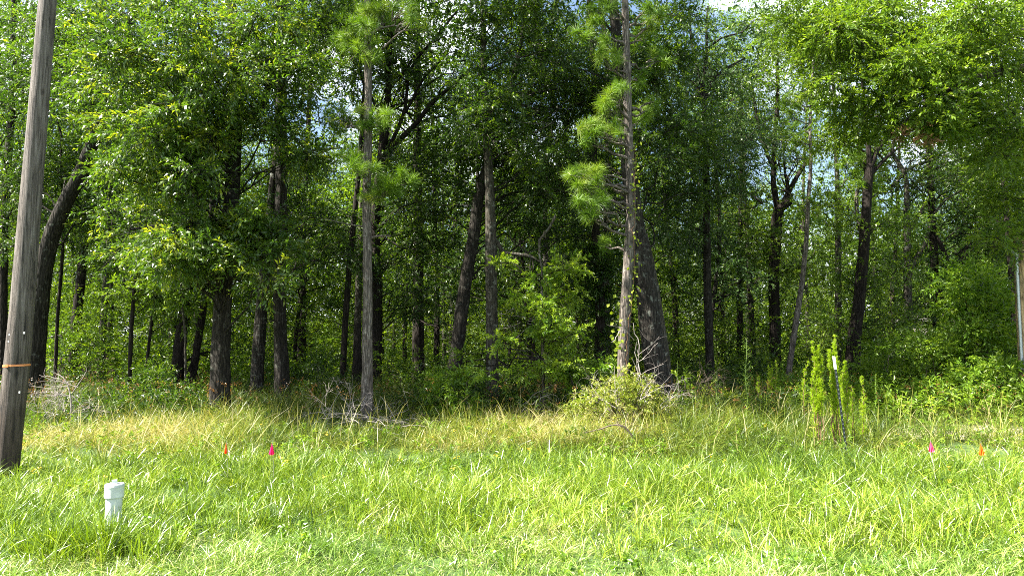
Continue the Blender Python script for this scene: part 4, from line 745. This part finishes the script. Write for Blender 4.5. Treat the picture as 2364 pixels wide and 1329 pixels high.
def ring(mb, c, r, h, tilt=0., n=28, th=.003):
    a_ = np.linspace(0, 2 * math.pi, n, endpoint=False); V = []
    for (dr, dz) in ((0, -h / 2), (th, -h / 2), (th, h / 2), (0, h / 2)): V.append(np.stack([c[0] + (r + dr) * np.cos(a_), c[1] + (r + dr) * np.sin(a_), c[2] + dz + tilt * np.cos(a_)], 1))
    V = np.concatenate(V); j = np.arange(n); j2 = (j + 1) % n; mb.add(V, np.concatenate([np.stack([j + k * n, j2 + k * n, j2 + ((k + 1) % 4) * n, j + ((k + 1) % 4) * n], 1) for k in range(4)]))
c = at(38.5, 843, PY); rb = MB(); ring(rb, c, 25.9 * mpp(PY) + .001, .022, .006); box(rb, (c[0] - .02, c[1] - .135, c[2]), (.03, .012, .03)); rb.build('ribbon', plain('orange_tape', (.62, .22, .07), .5, var=.1), up, ul)
mb = MB()
for (a_, b_) in ((20, 788), (22, 772), (26, 764), (56, 768), (45, 905)):
    c = at(a_, b_, PY - .118); box(mb, c, (.014, .008, .022))
mb.build('tag', plain('white_tag', (.7, .7, .68), .4), up, ul)

# ------------------------------------------------------------------ cleanout pipe
def lathe(mb, c, prof, n=32, mat=0):
    a_ = np.linspace(0, 2 * math.pi, n, endpoint=False); V = np.concatenate([np.stack([c[0] + r_ * np.cos(a_), c[1] + r_ * np.sin(a_), np.full(n, c[2] + z_)], 1) for r_, z_ in prof]); j = np.arange(n); j2 = (j + 1) % n
    mb.add(V, np.concatenate([np.stack([j + k * n, j2 + k * n, j2 + (k + 1) * n, j + (k + 1) * n], 1) for k in range(len(prof) - 1)]), mat)
pvc = plain('white_plastic', (.46, .50, .48), .35, var=.14, scale=14)
CY = 5.5; c = at(263.5, 1146, CY); g = 0.0
cl = empty('cleanout_pipe', (c[0], CY, g), 'white plastic cleanout pipe with a cap standing in the grass', 'pipe'); cz = np.array([c[0], CY, c[2]])
mb = MB(); lathe(mb, cz, [(.057, -c[2] - .1), (.057, .01)]); mb.build('pipe', pvc, cl, np.array([c[0], CY, g]))
mb = MB(); lathe(mb, cz, [(.055, -.001), (.067, 0), (.068, .003), (.068, .092), (.066, .097), (.064, .099), (0.0001, .100)]); lathe(mb, cz, [(.0685, .076), (.0700, .077), (.0700, .083), (.0685, .084)]); mb.build('cap', pvc, cl, np.array([c[0], CY, g]))
mb = MB(); box(mb, cz + [-.002, 0, .113], (.036, .036, .026), rz=.5); lathe(mb, cz, [(.028, .098), (.028, .105), (.0001, .106)]); mb.build('plug', pvc, cl, np.array([c[0], CY, g]))

# ------------------------------------------------------------------ steel post
tp0, tp1 = at(1955, 1045, 9.4), at(1925, 822, 9.4); s = (tp1 - tp0) / (tp1[2] - tp0[2]); b0 = tp0 + s * (-.1 - tp0[2]); wt = tp1 - s * .17
sp_ = empty('steel_post', (b0[0], b0[1], 0), 'leaning black studded steel post with a white painted top', 'fence post'); so = np.array(sp_.location)
def tee(mb, a_, b_, e=0.0):
    for (ox, oy, w_, d_) in ((0, 0, .028 + e, .006 + e), (0, .017, .006 + e, .03 + e)):
        V = []
        for q in (a_, b_):
            for sx_, sy_ in ((-1, -1), (1, -1), (1, 1), (-1, 1)): V.append(q + [ox + sx_ * w_ / 2, oy + sy_ * d_ / 2, 0])
        mb.add(V, [[0, 1, 5, 4], [1, 2, 6, 5], [2, 3, 7, 6], [3, 0, 4, 7], [0, 3, 2, 1], [4, 5, 6, 7]])
mb = MB(); tee(mb, b0, wt); mb.build('shaft', plain('black_paint', (.012, .016, .016), .35, var=.2), sp_, so)
mb = MB(); tee(mb, wt + s * .0005, tp1, .003); mb.build('painted_top', plain('white_paint', (.72, .70, .68), .5, var=.25, scale=60), sp_, so)
mb = MB()
for k in range(19):
    q = wt - s * (.04 + k * .056); box(mb, q + [0, -.006, 0], (.010, .008, .018))
mb.build('studs', plain('pale_stud', (.09, .11, .11), .4), sp_, so)

# ------------------------------------------------------------------ marker flags
def flag(label, px, py, Y, col, wpx, hpx, skew=0.0):
    c = at(px, py, Y); g = float(gz(c[0], Y)); root = empty('marker_flag', (c[0], Y, g), label, 'marker flag', 'survey marker flags in the grass'); lo = np.array(root.location)
    h = hpx * mpp(Y); w_ = wpx * mpp(Y); mb = MB(); tube(mb, [(c[0] + .035, Y, g - .1), (c[0] + .012, Y, c[2] - h * .6), (c[0], Y, c[2] + h * .62)], [.0022, .0022, .0022], 8, sides=5); mb.build('wire', plain('flag_wire', (.35, .33, .3), .4, metal=.6), root, lo)
    cols = 7; rows = 6; V = []
    for i_ in range(rows):
        t_ = i_ / (rows - 1); ww = w_ * (.10 + .95 * min(1, t_ * 1.25)) * (1 if t_ < .85 else .8)
        for j_ in range(cols): u_ = j_ / (cols - 1) - .5; V.append([c[0] + ww * u_ + skew * t_ * w_, Y + (.014 if j_ % 2 else -.014) * t_, c[2] + h * .5 - h * t_ - abs(u_) * h * (-.12 if t_ > .8 else .05) + (.0 if j_ % 2 else -.006)])
    i_, j_ = np.meshgrid(np.arange(rows - 1), np.arange(cols - 1), indexing='ij'); a_ = (i_ * cols + j_).ravel(); mb = MB(); mb.add(V, np.stack([a_, a_ + 1, a_ + cols + 1, a_ + cols], 1)); m_ = leaf_mat('flag_film', [(0, col), (1, tuple(min(1, q * 1.15) for q in col))], trans=.3, tcol=(1, 1, 1), spec=.6, rough=.35, patch=0)
    mb.build('flag', m_, root, lo)
flag('crumpled pink marker flag in the left half of the grass', 628, 1035, 7.6, (.80, .04, .22), 12, 28)
flag('narrow orange marker flag left of the left pink flag', 522, 1033, 7.9, (.78, .15, .02), 7, 26)
flag('pink and white marker flag right of the steel post', 2149, 1030, 7.9, (.85, .10, .22), 13, 25)
flag('orange marker flag near the right edge', 2265, 1036, 7.9, (.85, .20, .02), 12, 28)

# ------------------------------------------------------------------ meter pole
MY = 13.9; t0 = at(2358, 550, MY); mp0 = empty('meter_pole', (t0[0], MY, 0), 'short tan wooden service pole with grey conduit and meter box at the right edge', 'meter pole'); mo = np.array(mp0.location)
mb = MB(); tube(mb, [(t0[0], MY, -.2), (t0[0], MY, t0[2])], [.165, .145], 14, 20, rough=.01); mb.build('pole', bark_mat('tan_pole_wood', (.22, .15, .08), (.46, .34, .19), (.60, .48, .30), scale=.6), mp0, mo)
galv = plain('galvanised_steel', (.42, .46, .47), .4, metal=.5, var=.15); cx_ = t0[0] - .165; cyy = MY - .07
mb = MB(); zt = at(2345, 592, MY)[2]; tube(mb, [(cx_, cyy, 1.0), (cx_, cyy, zt)], [.028, .028], 6, 12); mb.build('conduit', galv, mp0, mo)
mb = MB(); tube(mb, [(cx_, cyy, zt - .02), (cx_ - .01, cyy, zt + .05), (cx_ - .05, cyy, zt + .07), (cx_ - .09, cyy, zt + .03)], [.04, .05, .05, .035], 10, 12); mb.build('weatherhead', galv, mp0, mo)
mb = MB(); zb = at(2355, 852, MY)[2]; box(mb, (t0[0] - .05, MY - .22, zb), (.30, .13, .42)); lathe(mb, (t0[0] - .05 , MY - .22, zb + .2), [(.13, 0), (.13, .03), (.0001, .03)]); mb.build('meter_box', galv, mp0, mo)
mb = MB(); tube(mb, [(t0[0] - .05, MY - .285, zb + .05), (t0[0] - .05, MY - .37, zb + .05)], [.085, .08], 4, 18); mb.build('meter_dial', plain('meter_glass', (.25, .3, .32), .1), mp0, mo)
mb = MB(); box(mb, (t0[0] - .05, MY - .22, .32), (.10, .08, 1.0)); box(mb, (t0[0] - .02, MY - .225, .45), (.22, .12, .5)); mb.build('breaker_box', galv, mp0, mo)
mb = MB()
for k in range(4): tube(mb, wig(np.array([cx_ - .07, cyy, zt + .03]), np.array([t0[0] + .1 + .05 * k, MY - .17, zt - .1 + .1 * k]), 8, -.25 - .1 * k, .03), np.full(8, .007), 16, 5)
mb.build('cable', plain('black_cable', (.02, .02, .02), .5), mp0, mo)
